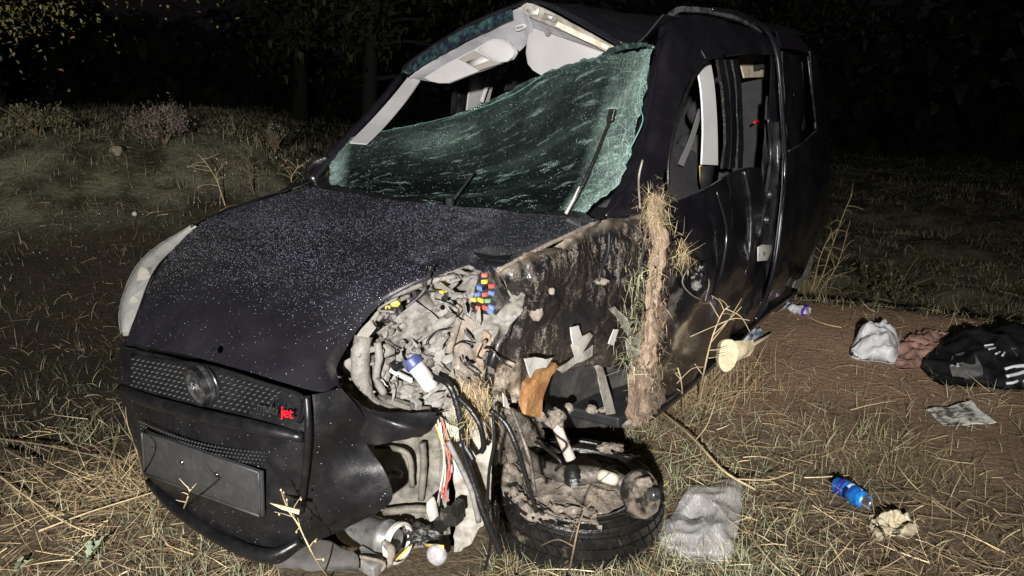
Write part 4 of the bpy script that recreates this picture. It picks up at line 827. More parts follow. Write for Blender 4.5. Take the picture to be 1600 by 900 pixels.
slab('visor_mirror_frame', [X(716,92,-1.758),X(741,79,-1.752),X(780,100,-1.722),X(748,110,-1.73)], mat('mirror_frame_taupe', (.25, .23, .20), .6), VIS, .006)
slab('visor_mirror', [X(728,97,-1.738),X(752,87,-1.732),X(765,94,-1.722),X(740,104,-1.727)], WTRIM, VIS, .004)
slab('visor_pad', [X(746,78,-1.755),X(762,66,-1.745),X(774,60,-1.74),X(786,63,-1.738),X(798,70,-1.73),X(803,78,-1.722),X(801,88,-1.718),X(792,96,-1.715),X(780,98,-1.715)], VISOR, VIS, .012, bev=.003)
slab('sun_visor', [X(*q) for q in ((829,42,-1.84),(880,60,-1.80),(942,81,-1.75),(930,92,-1.75),(916,104,-1.76),(908,116,-1.76),(888,120,-1.77),(845,118,-1.80),(832,110,-1.81),(824,100,-1.82),(821,82,-1.83),(823,62,-1.84))], VISOR, van, .018, bev=.004)
lathe('visor_pivot', X(856,51,-1.80), NF, [(.001, .01), (.012, .01), (.016, 0)], GREYP, van, 10)
sheet('pillar_trim', rows_of([[(637,121,-1.87),(656,125,-1.87)],[(612,152,-1.72),(634,156,-1.72)],[(578,190,-1.55),(602,194,-1.55)],[(546,222,-1.38),(572,224,-1.38)]], X), WTRIM, van, 4, 6, .008)
tube('far_pillar', [X(628,118,-1.9), X(590,166,-1.7), X(548,212,-1.5), X(512,250,-1.33), X(486,284,-1.2)], [.018, .022, .024, .026, .03], PAINT, van, 9, 6)
sheet('pillar_trim', rows_of([[(738,112,-.74),(780,100,-.74)],[(734,140,-.75),(772,128,-.75)],[(730,172,-.76),(764,160,-.76)]], Y), WTRIM, van, 5, 5, .01)
tube('pillar_trim', [Y(771,104,-.70), Y(762,130,-.71), Y(752,160,-.72)], .014, WTRIM, van, 9, 4)
for a in (0, 9, 17): sheet('window_channel', rows_of([[(711 + a, 122 - a * .3, -.79), (717 + a, 120 - a * .3, -.79)], [(708 + a, 150, -.80), (714 + a, 149, -.80)], [(706 + a, 180, -.81), (712 + a, 179, -.81)]], Y), RUBBER if a != 9 else GREYM, van, 2, 4, .01)
pil = sheet('seat_belt_pillar', rows_of([[(802,92,-.72),(823,84,-.72)],[(796,115,-.73),(818,108,-.73)],[(790,142,-.74),(810,136,-.74)]], Y), GREYM, van, 4, 4, .01)
for a, b in ((812,95),(808,110),(803,122)): lathe('pillar_hole', Y(a, b, -.70), NL, [(.022, .004), (.030, .008), (.034, 0), (.022, -.004)], mat('hole_edge', (.3, .3, .3), .4, .5), pil, 14, cap=False)
# what shows of the cabin, and its far side
kbox('floor_pan', -4.2, -1.3, -.8, .8, .22, .27, DARK, van); kbox('dashboard', -1.75, -1.32, -.68, .66, .82, 1.02, DARK, van, .04)
kbox('far_door', -2.45, -1.25, -.90, -.85, .3, 1.08, PAINT, van, .02); kbox('far_door', -4.2, -2.5, -.90, -.85, .3, 1.08, PAINT, van, .02)
for xx in (-3.6, -4.25): kbox('far_pillar', xx - .06, xx + .06, -.84, -.76, 1.05, 1.72, DARK, van, .015)
kbox('tailgate', -4.30, -4.24, -.72, .68, .3, 1.60, DARK, van, .02)
def seat(x, y, dark=SEAT):
    s = kbox('seat', x - .25, x + .25, y - .24, y + .24, .45, .60, dark, van, .05)
    tube('backrest', [K(x - .22, y, .58), K(x - .30, y, .85), K(x - .36, y, 1.12)], [.17, .20, .15], dark, s, 14, 5)
    lump('headrest', K(x - .38, y, 1.26), (.11, .11, .09), dark, s, int(x * 10 + y * 100), .06, 1.5, 3); return s
s1 = seat(-1.95, .40); seat(-1.95, -.40); seat(-3.0, .40); seat(-3.0, -.40)
tube('seat_stitching', [Y(1074,284,.62), Y(1064,302,.62), Y(1056,320,.62)], .006, REDT, s1, 6, 4)
sheet('seat_belt', rows_of([[(1092,170,.64),(1098,170,.64)],[(1078,215,.66),(1085,217,.66)],[(1060,256,.68),(1068,260,.68)]], Y), mat('belt_grey', (.22, .22, .22), .7), van, 2, 5, .003)
sheet('door_card', rows_of([[(1042,240,.60),(1062,225,.55),(1088,240,.55)],[(1044,280,.66),(1066,275,.62),(1090,285,.6)],[(1050,318,.72),(1070,312,.70),(1092,300,.68)]], Y), SEAT, van, 6, 6, .01, .01, 6)

# shattered windscreen
def crush(u, v):
    r = max(0, (u - .86) / .14); l = max(0, 1 - u / .10) ; tr = max(0, (u - .62) / .38) * max(0, (v - .70) / .30); top = max(0, (v - .9) / .1) * .30
    bl = .30 * math.exp(-((u - .44) / .10) ** 2 - ((v - .60) / .14) ** 2)
    return min(1, max(bl, r ** .7, .75 * min(1, l * 1.6), .75 * tr, top * .8, .10 * max(0, min(1, (v - .2) / .6))))
ws = sheet('windscreen', rows_of([
 [(515,286,-1.20),(560,296,-1.19),(600,303,-1.17),(700,318,-1.17),(800,329,-1.17),(860,334,-1.17),(898,337,-1.16)],
 [(514,262,-1.29),(565,268,-1.29),(610,272,-1.29),(715,278,-1.30),(815,280,-1.30),(885,282,-1.29),(960,288,-1.20)],
 [(520,238,-1.38),(570,240,-1.38),(615,238,-1.40),(718,230,-1.45),(825,212,-1.48),(910,200,-1.42),(985,225,-1.30)],
 [(528,222,-1.45),(575,214,-1.48),(620,205,-1.52),(722,182,-1.60),(845,128,-1.68),(936,110,-1.62),(1003,150,-1.40)],
 [(534,216,-1.47),(580,208,-1.50),(625,200,-1.54),(728,176,-1.61),(855,113,-1.70),(945,86,-1.64),(1020,74,-1.50)]], X), WSGLASS, van, 14, 12, .004, .013, 5, .007, 30, seed=22, attr='crush', afun=crush, uv=True, edge=.012)
tube('glass_edge', [X(530,220,-1.46), X(580,208,-1.50), X(625,200,-1.535), X(728,176,-1.605), X(800,148,-1.65), X(850,116,-1.695)], [.0015, .002, .0012, .003, .002], mat('glass_green', (.07, .15, .13), .3), ws, 6, 10, wob=.9)  # thin lighter green tube paints the highlight along the glass edge
tube('glass_edge', [X(842,124,-1.69), X(862,115,-1.69), X(890,112,-1.665), X(915,112,-1.66), X(935,98,-1.65), X(960,78,-1.62), X(1000,70,-1.54), X(1022,74,-1.49)], [.006, .010, .011, .012, .014, .010, .006], mat('glass_dark_edge', (.02, .03, .028), .3, 0, (.08, .14, .125), 60, .5, .62, .4, 90), ws, 8, 8, wob=.8)
tube('glass_fold', [X(1016,78,-1.48), X(1002,120,-1.42), X(1000,165,-1.37), X(1004,190,-1.35), X(985,232,-1.27), X(975,262,-1.22)], [.0012, .002, .0015, .003, .001], mat('glass_fold', (.14, .26, .23), .3), ws, 6, 8, wob=.5)
def ws_w(c): return .3 + max(0, noise.noise(c * 9) + .1)
beads('glass_crumbs', ws, 2600, .0006, .0018, ws_w, 5)
wp = tube('wiper', [X(886,334,-1.12), X(905,300,-1.16), X(930,245,-1.24), X(952,190,-1.33)], [.005, .006, .005], RUBBER, van, 7, 6)
obox('wiper_tip', X(955,180,-1.335), (X(957,172,-1.34) - X(953,188,-1.33)) * .6, NL * .012, NF * .008, RUBBER, wp, .002)
tube('wiper_arm', [X(884,334,-1.10), X(896,312,-1.14), X(906,292,-1.17)], .006, mat('worn_arm', (.35, .35, .34), .5), wp, 7, 4)
wp = tube('wiper', [X(700,322,-1.13), X(718,300,-1.18), X(742,268,-1.25)], [.009, .007, .004], RUBBER, van, 7, 6); obox('wiper_pivot', X(703,316,-1.12), NL * .012, NF * .012, NU * .016, GREYM, wp, .003)
tube('far_mirror', [X(478,268,-1.25), X(492,254,-1.27), X(512,246,-1.30)], [.012, .02, .014], RUBBER, van, 8, 4)

# looms, hoses and what hangs in front of the arch
def hang(name, pts, r, m, sub=7): return tube(name, [X(*q) for q in pts], r, m, van, 8, sub)
hang('hanging_hose', [(680,590,-.42),(700,600,-.41),(712,625,-.41),(720,660,-.41),(724,690,-.42),(740,720,-.42)], .010, RUBBER)
hang('hanging_hose', [(715,620,-.40),(735,640,-.40),(750,665,-.40),(756,695,-.41),(752,706,-.41)], .009, RUBBER)
hang('hanging_hose', [(718,690,-.41),(735,740,-.42),(755,800,-.42),(772,840,-.43),(782,862,-.44)], [.010, .012, .012], RUBBER)
hang('hanging_hose', [(700,690,-.40),(720,730,-.41),(738,770,-.41),(748,815,-.42)], .009, GREYP)
hang('hanging_cable', [(770,642,-.45),(772,690,-.44),(764,740,-.43),(762,800,-.43),(766,850,-.43),(758,890,-.43)], .005, RUBBER)
hang('hanging_cable', [(766,640,-.44),(790,662,-.44),(806,695,-.44),(822,745,-.45),(838,800,-.46)], [.008, .009, .006], RUBBER)
hang('hanging_cable', [(800,640,-.5),(815,680,-.47),(828,720,-.46),(836,770,-.46)], .006, STEEL)
hang('hanging_cable', [(838,690,-.55),(858,705,-.53),(876,722,-.52),(868,735,-.52)], .005, RUBBER)
hang('wire', [(684,655,-.44),(692,700,-.43),(696,740,-.43),(690,778,-.43)], .0028, WWIRE); hang('wire', [(690,655,-.44),(702,700,-.43),(700,740,-.43),(694,780,-.43)], .0028, RWIRE)
hang('wire', [(694,690,-.43),(704,740,-.42),(690,770,-.42),(702,782,-.42)], .0025, RWIRE); hang('wire', [(680,650,-.44),(686,690,-.43),(688,740,-.43),(686,790,-.43)], .0028, GREYP)
hang('wire', [(678,655,-.44),(684,672,-.43),(690,690,-.43)], .003, YWIRE); hang('wire', [(688,660,-.44),(694,720,-.43),(684,785,-.43)], .0025, WWIRE)
cn = obox('connector', X(706,806,-.43), NL * .032 + NU * .006, NF * .022, NU * .024, DARKP, van, .004)
obox('connector_block', X(690,818,-.42), NL * .02 + NU * .004, NF * .018, NU * .02, RUBBER, cn, .004); obox('connector_block', X(716,794,-.42), NL * .012, NF * .02, NU * .022, RUBBER, cn, .003)
slab('connector', [X(666,786,-.42),X(672,780,-.42),X(676,790,-.42),X(680,812,-.42),X(672,816,-.42),X(666,800,-.42)], WHITEP, van, .02, bev=.002)
lump('broken_bracket', X(660,835,-.44), (.05, .03, .03), DARKP, van, 51, .6, 2.4); lump('broken_bracket', X(640,825,-.44), (.03, .03, .02), STEEL, van, 52, .6, 2.4)
cv = lathe('canister', X(582,834,-.36), X(634,858,-.36) - X(536,826,-.36), [(.03, -.13), (.052, -.12), (.058, -.10), (.058, .05), (.062, .055), (.062, .065), (.055, .07), (.04, .10), (.001, .10)], SILV, van, 24)
lathe('canister_ring', X(622,848,-.355), X(634,858,-.36) - X(536,826,-.36), [(.06, -.012), (.068, -.006), (.068, .008), (.058, .014)], WHITEP, cv, 24, cap=False)
sheet('splash_tray', rows_of([[(470,838,-.10),(520,850,-.16),(560,868,-.22)],[(440,862,-.08),(500,876,-.14),(560,885,-.2)],[(428,885,-.06),(490,892,-.12),(556,892,-.18)]], X), mat('tray_plastic', (.035, .033, .03), .7, 0, (.06, .055, .048), 20), van, 6, 5, .005, .005, 10, edge=.006)
bl = obox('broken_lamp', X(575,878,-.26), NL * .05 - NU * .008, NF * .03, NU * .022, GREYP, van, .006)
tube('lamp_rim', [X(552,868,-.24), X(575,872,-.24), X(600,880,-.25), X(596,892,-.25)], .006, MUDG, bl, 7, 4); tube('lamp_rim', [X(600,846,-.3), X(612,862,-.29), X(606,884,-.28)], [.01, .014, .01], MUDG, bl, 8, 4, wob=.3)
slab('yellow_strip', [X(664,850,-.40),X(692,853,-.40),X(693,859,-.40),X(664,856,-.40)], YWIRE, van, .006); tube('yellow_strip', [X(618,876,-.33), X(630,864,-.34), X(640,854,-.35)], .004, YWIRE, van, 6, 2)
lathe('bulb_socket', X(681,868,-.39), NF + NL * .2 + NU * .2, [(.001, .012), (.02, .012), (.03, .006), (.034, 0), (.034, -.012), (.02, -.02)], mat('pale_socket', (.52, .50, .52), .4, .3, (.3, .29, .3), 40), van, 20)

# ------------------------------------------------------------------ torn-off front wheel lying flat
WC = Vector((.245, 2.615, 0)); WG = gh(WC.x, WC.y)
wheel = thing('torn_wheel', 'muddy black front wheel torn off and lying flat on the grass, axle stub up', 'wheel', (WC.x, WC.y, WG))
WAX = Vector((.05, -.10, 1)).normalized(); wc = Vector((WC.x, WC.y, WG + .10))
TYRE = mat('muddy_tyre', (.007, .007, .007), .33, 0, (.016, .014, .012), 20, .45, .62, .35, 70, c3=(.13, .105, .08), s3=14, lo3=.60, hi3=.72)
tyre = lathe('tyre', wc, WAX, [(.215, .075), (.225, .098), (.25, .108), (.285, .102), (.308, .085), (.314, .05), (.314, -.05), (.308, -.085), (.285, -.102), (.23, -.10), (.215, -.07)], TYRE, wheel, 56, cap=False)
ta, tb, tn = basis(WAX); v, f = [], []
for row, h0 in enumerate((-.068, -.024, .02, .062)):
    for k in range(44):
        a0 = 2 * math.pi * (k + .5 * (row % 2)) / 44; a1 = a0 + 2 * math.pi / 44 * .80; o = len(v); hh = .019
        for a, rr_ in ((a0, .312), (a1, .312), (a0, .323), (a1, .323)):
            for s in (-1, 1): v.append(wc + (ta * math.cos(a + s * .034 * (1 if row < 2 else -1)) + tb * math.sin(a + s * .034 * (1 if row < 2 else -1))) * (rr_ - .004 * (row in (0, 3))) + tn * (h0 + s * hh))
        f += [(o + 4, o + 5, o + 7, o + 6), (o, o + 4, o + 6, o + 2), (o + 1, o + 3, o + 7, o + 5), (o, o + 1, o + 5, o + 4), (o + 2, o + 6, o + 7, o + 3)]
mesh('tread', v, f, TYRE, tyre, False, 'stuff')
for q in (.262, .296): lathe('sidewall_ring', wc, WAX, [(q - .004, .103), (q, .112 - (q - .262) * .25), (q + .004, .103 - (q - .262) * .3)], TYRE, tyre, 56, cap=False)
rim = lathe('rim', wc, WAX, [(.218, .070), (.212, .085), (.203, .085), (.198, .06), (.185, .02), (.172, -.02), (.10, -.03), (.06, -.01), (.001, -.01)], MUDG, wheel, 44, wob=.01, cap=False)
lathe('rim_lip', wc, WAX, [(.204, .083), (.209, .094), (.217, .09), (.219, .075)], mat('scuffed_rim', (.17, .16, .15), .5, .5, (.07, .06, .05), 20), rim, 44, cap=False)
lathe('mud_fill', wc, WAX, [(.001, .118), (.03, .116), (.06, .112), (.09, .106), (.12, .102), (.15, .098), (.175, .092), (.192, .080)], MUDG, rim, 56, wob=.028, cap=False)
for i in range(15):
    a = random.uniform(0, 6.28); rr_ = random.uniform(.03, .19)
    lump('mud_clod', wc + (ta * math.cos(a) + tb * math.sin(a)) * rr_ + tn * random.uniform(.0, .05), (random.uniform(.02, .055), random.uniform(.02, .05), random.uniform(.015, .035)), MUDG, wheel, 60 + i, .45, 2.2, 3)
lump('mud_clod', G(790,745,.17), (.07, .06, .05), MUDG, wheel, 80, .45, 2.0); lump('mud_clod', G(820,690,.2), (.08, .05, .05), MUDG, wheel, 81, .45, 2.0); lump('mud_clod', G(955,700,.2), (.05, .03, .02), MUDG, wheel, 82, .45, 2.0)
tube('suspension_arm', [G(812,700,.24), G(850,730,.25), G(895,742,.26), G(950,744,.26), G(998,768,.24)], [.022, .028, .035, .028, .03], STEEL, wheel, 12, 6, wob=.22)
lathe('boot', G(895,742,.27), G(892,722,.33) - G(897,750,.24), [(.030, -.03), (.036, -.024), (.030, -.018), (.036, -.010), (.030, -.004), (.034, .004), (.027, .010), (.030, .018), (.022, .03), (.016, .04)], RUBBER, wheel, 20)
tube('strut_rod', [G(892,718,.34), G(880,690,.40), G(868,660,.46)], [.019, .017, .019], ROD, wheel, 14, 4)
lump('strut_joint', G(867,652,.48), (.035, .03, .035), MUDG, wheel, 83, .3, 2); lump('strut_joint', G(845,648,.45), (.035, .02, .025), MUDG, wheel, 84, .35, 2); lump('strut_joint', G(888,638,.45), (.018, .014, .02), MUDG, wheel, 85, .3, 2, 3)
tube('strut_joint', [G(850,632,.5), G(856,640,.5), G(862,650,.49)], [.015, .02, .02], RUBBER, wheel, 10, 3, wob=.3)
tube('axle_stub', [G(938,742,.28), G(950,746,.28), G(962,750,.27)], .022, mat('stub_cream', (.50, .45, .36), .6), wheel, 14, 2)
hubax = Vector((.62, -.62, .42)); hc = G(1003,772,.22)
hub = lathe('hub', hc, hubax, [(.001, -.03), (.075, -.03), (.084, -.02), (.084, .008), (.070, .012), (.045, .012), (.040, .030), (.022, .034), (.001, .034)], mat('hub_muddy', (.02, .018, .016), .4, .3, (.22, .185, .15), 14, .46, .58, .5, 40), wheel, 32, wob=.006)
lathe('hub_nut', hc + hubax.normalized() * .034 + Vector((.012, 0, -.004)), hubax, [(.024, -.004), (.024, .012), (.018, .02), (.012, .02), (.010, .008), (.001, .008)], mat('nut_steel', (.10, .10, .10), .3, .7), hub, 12)
for k in range(4):
    a = k * 1.57 + .4; A, B, n_ = basis(hubax); lathe('wheel_stud', hc + (A * math.cos(a) + B * math.sin(a)) * .058 + n_ * .012, hubax, [(.011, -.002), (.011, .008), (.001, .010)], STEEL, hub, 8)
lump('mud_clod', hc + Vector((-.03, -.03, -.03)), (.025, .02, .022), MUDG, wheel, 90, .4, 2, 3); lump('mud_clod', hc + Vector((.0, -.02, .055)), (.03, .018, .02), MUDG, wheel, 91, .4, 2, 3)
tube('torn_cable', [G(836,690,.28), G(852,700,.27), G(872,715,.26), G(872,728,.25), G(862,735,.24)], .005, RUBBER, wheel, 7, 6)
tube('torn_cable', [G(955,705,.22), G(968,712,.22), G(985,714,.22), G(1000,712,.21)], .004, RUBBER, wheel, 6, 5)
def crust(r, a, k):
    q = wc + (ta * math.cos(a) + tb * math.sin(a)) * r; return q + tn * k
va = [math.atan2((G(px_, py_, .2) - wc).dot(tb), (G(px_, py_, .2) - wc).dot(ta)) for px_, py_ in ((800,690),(775,745),(800,785),(860,790),(930,782))]
for i in range(1, len(va)):
    while va[i] - va[i - 1] > math.pi: va[i] -= 2 * math.pi
    while va[i] - va[i - 1] < -math.pi: va[i] += 2 * math.pi
sheet('mud_crust', [[crust(.195, a, .085) for a in va], [crust(.225, a, .108) for a in va], [crust(.262, a, .117) for a in va], [crust(.300, a, .102) for a in va]], MUDG, tyre, 10, 6, .012, .010, 12, .016, 40, seed=71, edge=.012)

# ------------------------------------------------------------------ litter on the grass
def crumpled(name, outline, h, m, label, cat, seed, amp=.03, fs=9, res=52, hf=.15):
    """A limp bag or cloth: one closed crumpled skin that lies on the ground within the outline."""
    P = [GG(*q) for q in outline]; c = sum(P, Vector()) / len(P); c.z = gh(c.x, c.y); rim = crom(P + [P[0]], 9)[:-1]; n = len(rim); v, f = [], []; off = Vector((seed * 3.7, seed, 0)); rings = res // 2
    for i in range(rings + 1):
        t = i / rings
        for p in rim:
            q = c + (p - c) * t; d = h * (1 - t ** 2.2) ** .8 if t < 1 else 0
            q = Vector((q.x, q.y, gh(q.x, q.y) + .004 + d * (.75 + .5 * noise.noise(q * 5 + off))))
            k = amp * (.35 + .65 * (t < .98))
            wv = 1.1 - 2.2 * abs(noise.noise(q * fs + off)) - 1.1 * abs(noise.noise(q * fs * 2.1 + off)) - hf * abs(noise.noise(q * fs * 4.3 + off)); q.z += k * wv * (1 if d else .3)
            q += Vector((noise.noise(q * fs + off * 2), noise.noise(q * fs - off), 0)) * k * .5; q.z = max(q.z, gh(q.x, q.y) + .004); v.append(q)
    f = [(i * n + k, i * n + (k + 1) % n, (i + 1) * n + (k + 1) % n, (i + 1) * n + k) for i in range(rings) for k in range(n)]
    V0 = len(v); v += [Vector((q.x, q.y, min(q.z - .004, gh(q.x, q.y) + .001 + .3 * (q.z - gh(q.x, q.y))))) for q in v]; f += [tuple(V0 + a for a in reversed(q)) for q in f]
    f += [(rings * n + (k + 1) % n, rings * n + k, V0 + rings * n + k, V0 + rings * n + (k + 1) % n) for k in range(n)]
    return tag(mesh(name, v, f, m, None, True, None, c), label, cat)
crumpled('clear_plastic_bag', [(1072,764),(1112,756),(1155,752),(1158,795),(1150,845),(1138,878),(1095,880),(1058,874),(1026,846),(1045,815),(1062,790)], .06, BAGFILM, 'crumpled clear plastic bag lying beside the torn off wheel', 'plastic bag', 3, .024, 5)
crumpled('white_carrier_bag', [(1328,545),(1340,534),(1362,520),(1385,515),(1398,528),(1403,548),(1400,568),(1370,566),(1340,562),(1327,556)], .13, mat('white_film', (.52, .52, .53), .45, 0, (.42, .42, .43), 8, bump=.2, bs=14), 'crumpled white carrier bag on the bare earth, left of the black bag', 'plastic bag', 5, .05, 8)
crumpled('pink_cloth', [(1402,548),(1420,530),(1440,521),(1470,521),(1488,528),(1480,545),(1455,562),(1425,578),(1400,575)], .025, mat('pink_cloth', (.36, .20, .17), .9, 0, (.20, .125, .09), 6, .42, .6, .3, 60), 'dusty pink cloth lying between the white bag and the black bag', 'cloth', 6, .03, 9)
bagm = mat('black_bag_film', (.008, .008, .009), .30, 0, (.02, .02, .021), 10, bump=.6, bs=24)
bk = crumpled('black_bag', [(1437,575),(1450,560),(1472,545),(1510,531),(1560,527),(1605,530),(1650,545),(1660,575),(1630,600),(1590,612),(1545,606),(1500,605),(1465,600)], .17, bagm, 'big black printed bag lying at the edge of the bare earth', 'bag', 7, .03, 5)
bkt = bpy.data.objects['black_bag']
from mathutils.bvhtree import BVHTree
bvh = BVHTree.FromPolygons([bkt.location + q.co for q in bkt.data.vertices], [tuple(p.vertices) for p in bkt.data.polygons])
def on_bag(px, py):
    d = sight(px, py).normalized(); h = bvh.ray_cast(EYE, d); return (h[0] - d * .004) if h[0] else GG(px, py, .1)
BW = mat('bag_print_white', (.60, .60, .62), .5); BG = mat('bag_print_grey', (.16, .155, .15), .4, 0, (.07, .068, .066), 20)
def print_strip(pts, w_, m_): tube('printed_mark', [on_bag(*q) for q in pts], w_, m_, bk, 6, 5)
print_strip([(1570,577),(1585,573),(1602,571)], .011, BW); print_strip([(1573,588),(1590,584),(1606,580),(1608,590),(1600,597)], .010, BW); print_strip([(1572,599),(1582,598),(1590,595)], .008, BW)
print_strip([(1538,540),(1552,538)], .005, BW); print_strip([(1545,546),(1556,543)], .005, BW); print_strip([(1556,553),(1563,549)], .006, BW); print_strip([(1566,556),(1570,550)], .006, BW); print_strip([(1580,545),(1588,544)], .004, BG)
sheet('printed_window', [[on_bag(1488,556), on_bag(1505,550), on_bag(1522,552)], [on_bag(1484,572), on_bag(1506,572), on_bag(1534,572)], [on_bag(1488,588), on_bag(1510,592), on_bag(1536,586)]], BG, bk, 4, 4, .003)
sheet('printed_label', [[on_bag(1485,571), on_bag(1497,567)], [on_bag(1487,576), on_bag(1499,572)]], BW, bk, 2, 2, .003)
def can(name, a, b, r, mats, label, cat):
    A, B = GG(*a), GG(*b); A.z += r * .9; B.z += r * .9; d = B - A; L_ = d.length; c = (A + B) / 2
    t = thing(name, label, cat, (c.x, c.y, gh(c.x, c.y)))
    P = []
    for q in np.linspace(0, 1, 15): P.append((r * (1 if .06 < q < .94 else .82) * (1 - .10 * math.exp(-((q - .45) / .12) ** 2)), q * L_))
    body = lathe('can_body', A, d, P, mats[0], t, 30, wob=.014)
    lathe('can_lid', B, d, [(r * .80, 0), (r * .74, .004), (r * .7, -.004), (.001, -.004)], mats[1], t, 20); lathe('can_base', A, d, [(.001, .006), (r * .6, .004), (r * .72, -.003), (r * .8, 0)], mats[1], t, 20)
    return t, A, d
CB = mat('can_blue', (.01, .13, .50), .25, .3, (.02, .22, .62), 8, .4, .6); SIL = mat('can_silver', (.5, .5, .52), .25, .9)
tc, A, d = can('crushed_can', (1307,768), (1352,795), .036, (CB, SIL), 'crushed bright blue drinks can lying in the grass', 'drinks can')
ca, cb, cd = basis(d); Lc = d.length
for t0, t1, a0, a1, m_ in ((.18, .24, -2.4, 1.6, 'p'), (.30, .35, -2.4, .8, 'p'), (.44, .54, -.9, 1.3, 'k'), (.60, .80, .35, 1.5, 'k'), (.56, .90, -.7, -.45, 'p'), (.42, .94, 1.5, 1.62, 'p'), (.66, .86, -1.6, -1.3, 'w'), (.48, .56, -1.7, -.9, 'w')):
    mm_ = {'p': mat('can_purple', (.06, .03, .30), .3, .3), 'k': mat('can_navy', (.01, .012, .05), .3, .2), 'w': mat('can_white', (.55, .6, .7), .3)}[m_]
    rows = [[A + d * (t0 + (t1 - t0) * i / 2) + (ca * math.cos(a0 + (a1 - a0) * j / 5) + cb * math.sin(a0 + (a1 - a0) * j / 5)) * .0385 for j in range(6)] for i in range(3)]
    sheet('can_print', rows, mm_, tc, 2, 2, .001, amp=.003, fs=30)
crumpled('crumpled_tissue', [(1358,812),(1375,806),(1395,812),(1420,815),(1436,826),(1420,842),(1395,838),(1375,846),(1360,832)], .05, mat('tissue', (.50, .45, .32), .9, 0, (.30, .25, .16), 20, bump=.5, bs=60), 'crumpled yellowish tissue below the blue can', 'tissue', 8, .035, 14)
pp = [GG(1447,641,.02), GG(1480,634,.03), GG(1518,626,.035), GG(1535,645,.03), GG(1558,660,.015), GG(1510,663,.02), GG(1474,664,.015)]
tag(slab('dirty_paper', pp, mat('dirty_paper', (.70, .69, .64), .8, 0, (.10, .085, .065), 16, .50, .60, .3, 30), None, .004, Vector((pp[0].x, pp[0].y, gh(pp[0].x, pp[0].y))), warp=.012), 'dirty white paper sheet lying in straw below the black bag', 'paper')
# sole and cloth by the sill
sp = thing('cream_shoe', 'cream coloured shoe sole standing in the dry grass beside the van sill', 'shoe', GG(1145,580))
CREAM = mat('cream_rubber', (.58, .49, .33), .7, 0, (.42, .34, .22), 20, .48, .62, .3, 50)
def at_h(px, py, h): return GG(px, py, h)
dep = (Y(1112,566,.96) - EYE).dot(FW)
slab('sole', [*crom([D(1125,545,dep), D(1129,533,dep), D(1141,530,dep), D(1152,537,dep), D(1153,556,dep), D(1144,577,dep), D(1131,581,dep), D(1123,566,dep), D(1125,545,dep)], 4)[:-1]], CREAM, sp, .05, bev=.006)
sheet('shoe_upper', [[D(1148,533,dep + .03), D(1164,532,dep + .08), D(1177,531,dep + .12)], [D(1153,550,dep + .02), D(1167,549,dep + .06), D(1178,544,dep + .12)], [D(1149,566,dep + .03), D(1162,561,dep + .08), D(1172,555,dep + .12)]], CREAM, sp, 5, 5, .03, .008, 20)
crumpled('blue_white_cloth', [(1130,532),(1140,518),(1160,512),(1180,518),(1192,524),(1176,534),(1155,536)], .05, mat('blue_white_cloth', (.40, .44, .50), .85, 0, (.06, .08, .12), 14, .46, .6, .4, 80), 'rumpled blue and white cloth behind the cream shoe sole', 'cloth', 11, .03, 12)
tag(slab('splinter', [GG(1172,536,.03), GG(1204,518,.03), GG(1206,521,.03), GG(1176,540,.03)], mat('splinter_pale', (.45, .36, .28), .7), None, .01, GG(1190,528)), 'pale wooden splinter lying behind the cream shoe sole', 'splinter')
crumpled('white_wrapper', [(1188,488),(1196,478),(1214,477),(1236,474),(1238,479),(1214,486),(1198,493)], .03, mat('wrapper', (.58, .60, .64), .5, 0, (.4, .44, .52), 20, bump=.4), 'white crumpled wrapper on the earth by the van rear door', 'wrapper', 12, .02, 16)
ct, A, d = can('crushed_cup', (1236,488), (1262,494), .034, (mat('cup_white', (.55, .55, .55), .5, 0, (.14, .13, .13), 20, .5, .6), SIL), 'small crushed white cup with a purple ring, behind the van', 'cup')
lathe('cup_ring', A + d * .86, d, [(.030, -.012), (.040, -.012), (.041, .012), (.030, .012)], mat('ring_purple', (.12, .03, .40), .4), ct, 20, cap=False)
lump('pebble_', GG(210,334,.02), (.022, .02, .02), WHITEP, None, 3, .3, 2, 3, org=GG(210,334)); pb = bpy.data.objects['pebble_']; pb.name = 'white_stone'; tag(pb, 'small white stone in the field left of the bonnet', 'stone')
lg = GG(183,244); ld_ = (lg - EYE).dot(FW)
lgt = tag(lathe('cut_log', lg + Vector((0, 0, .05)), Vector((.25, -.95, .12)), [(.045, -.25), (.05, -.15), (.05, -.01), (.048, .0), (.038, .003), (.036, -.02), (.001, -.03)], mat('log_pale', (.26, .22, .16), .85, 0, (.12, .10, .07), 12), None, 20, org=lg, wob=.02), 'pale log end lying in the dark field at left', 'log')

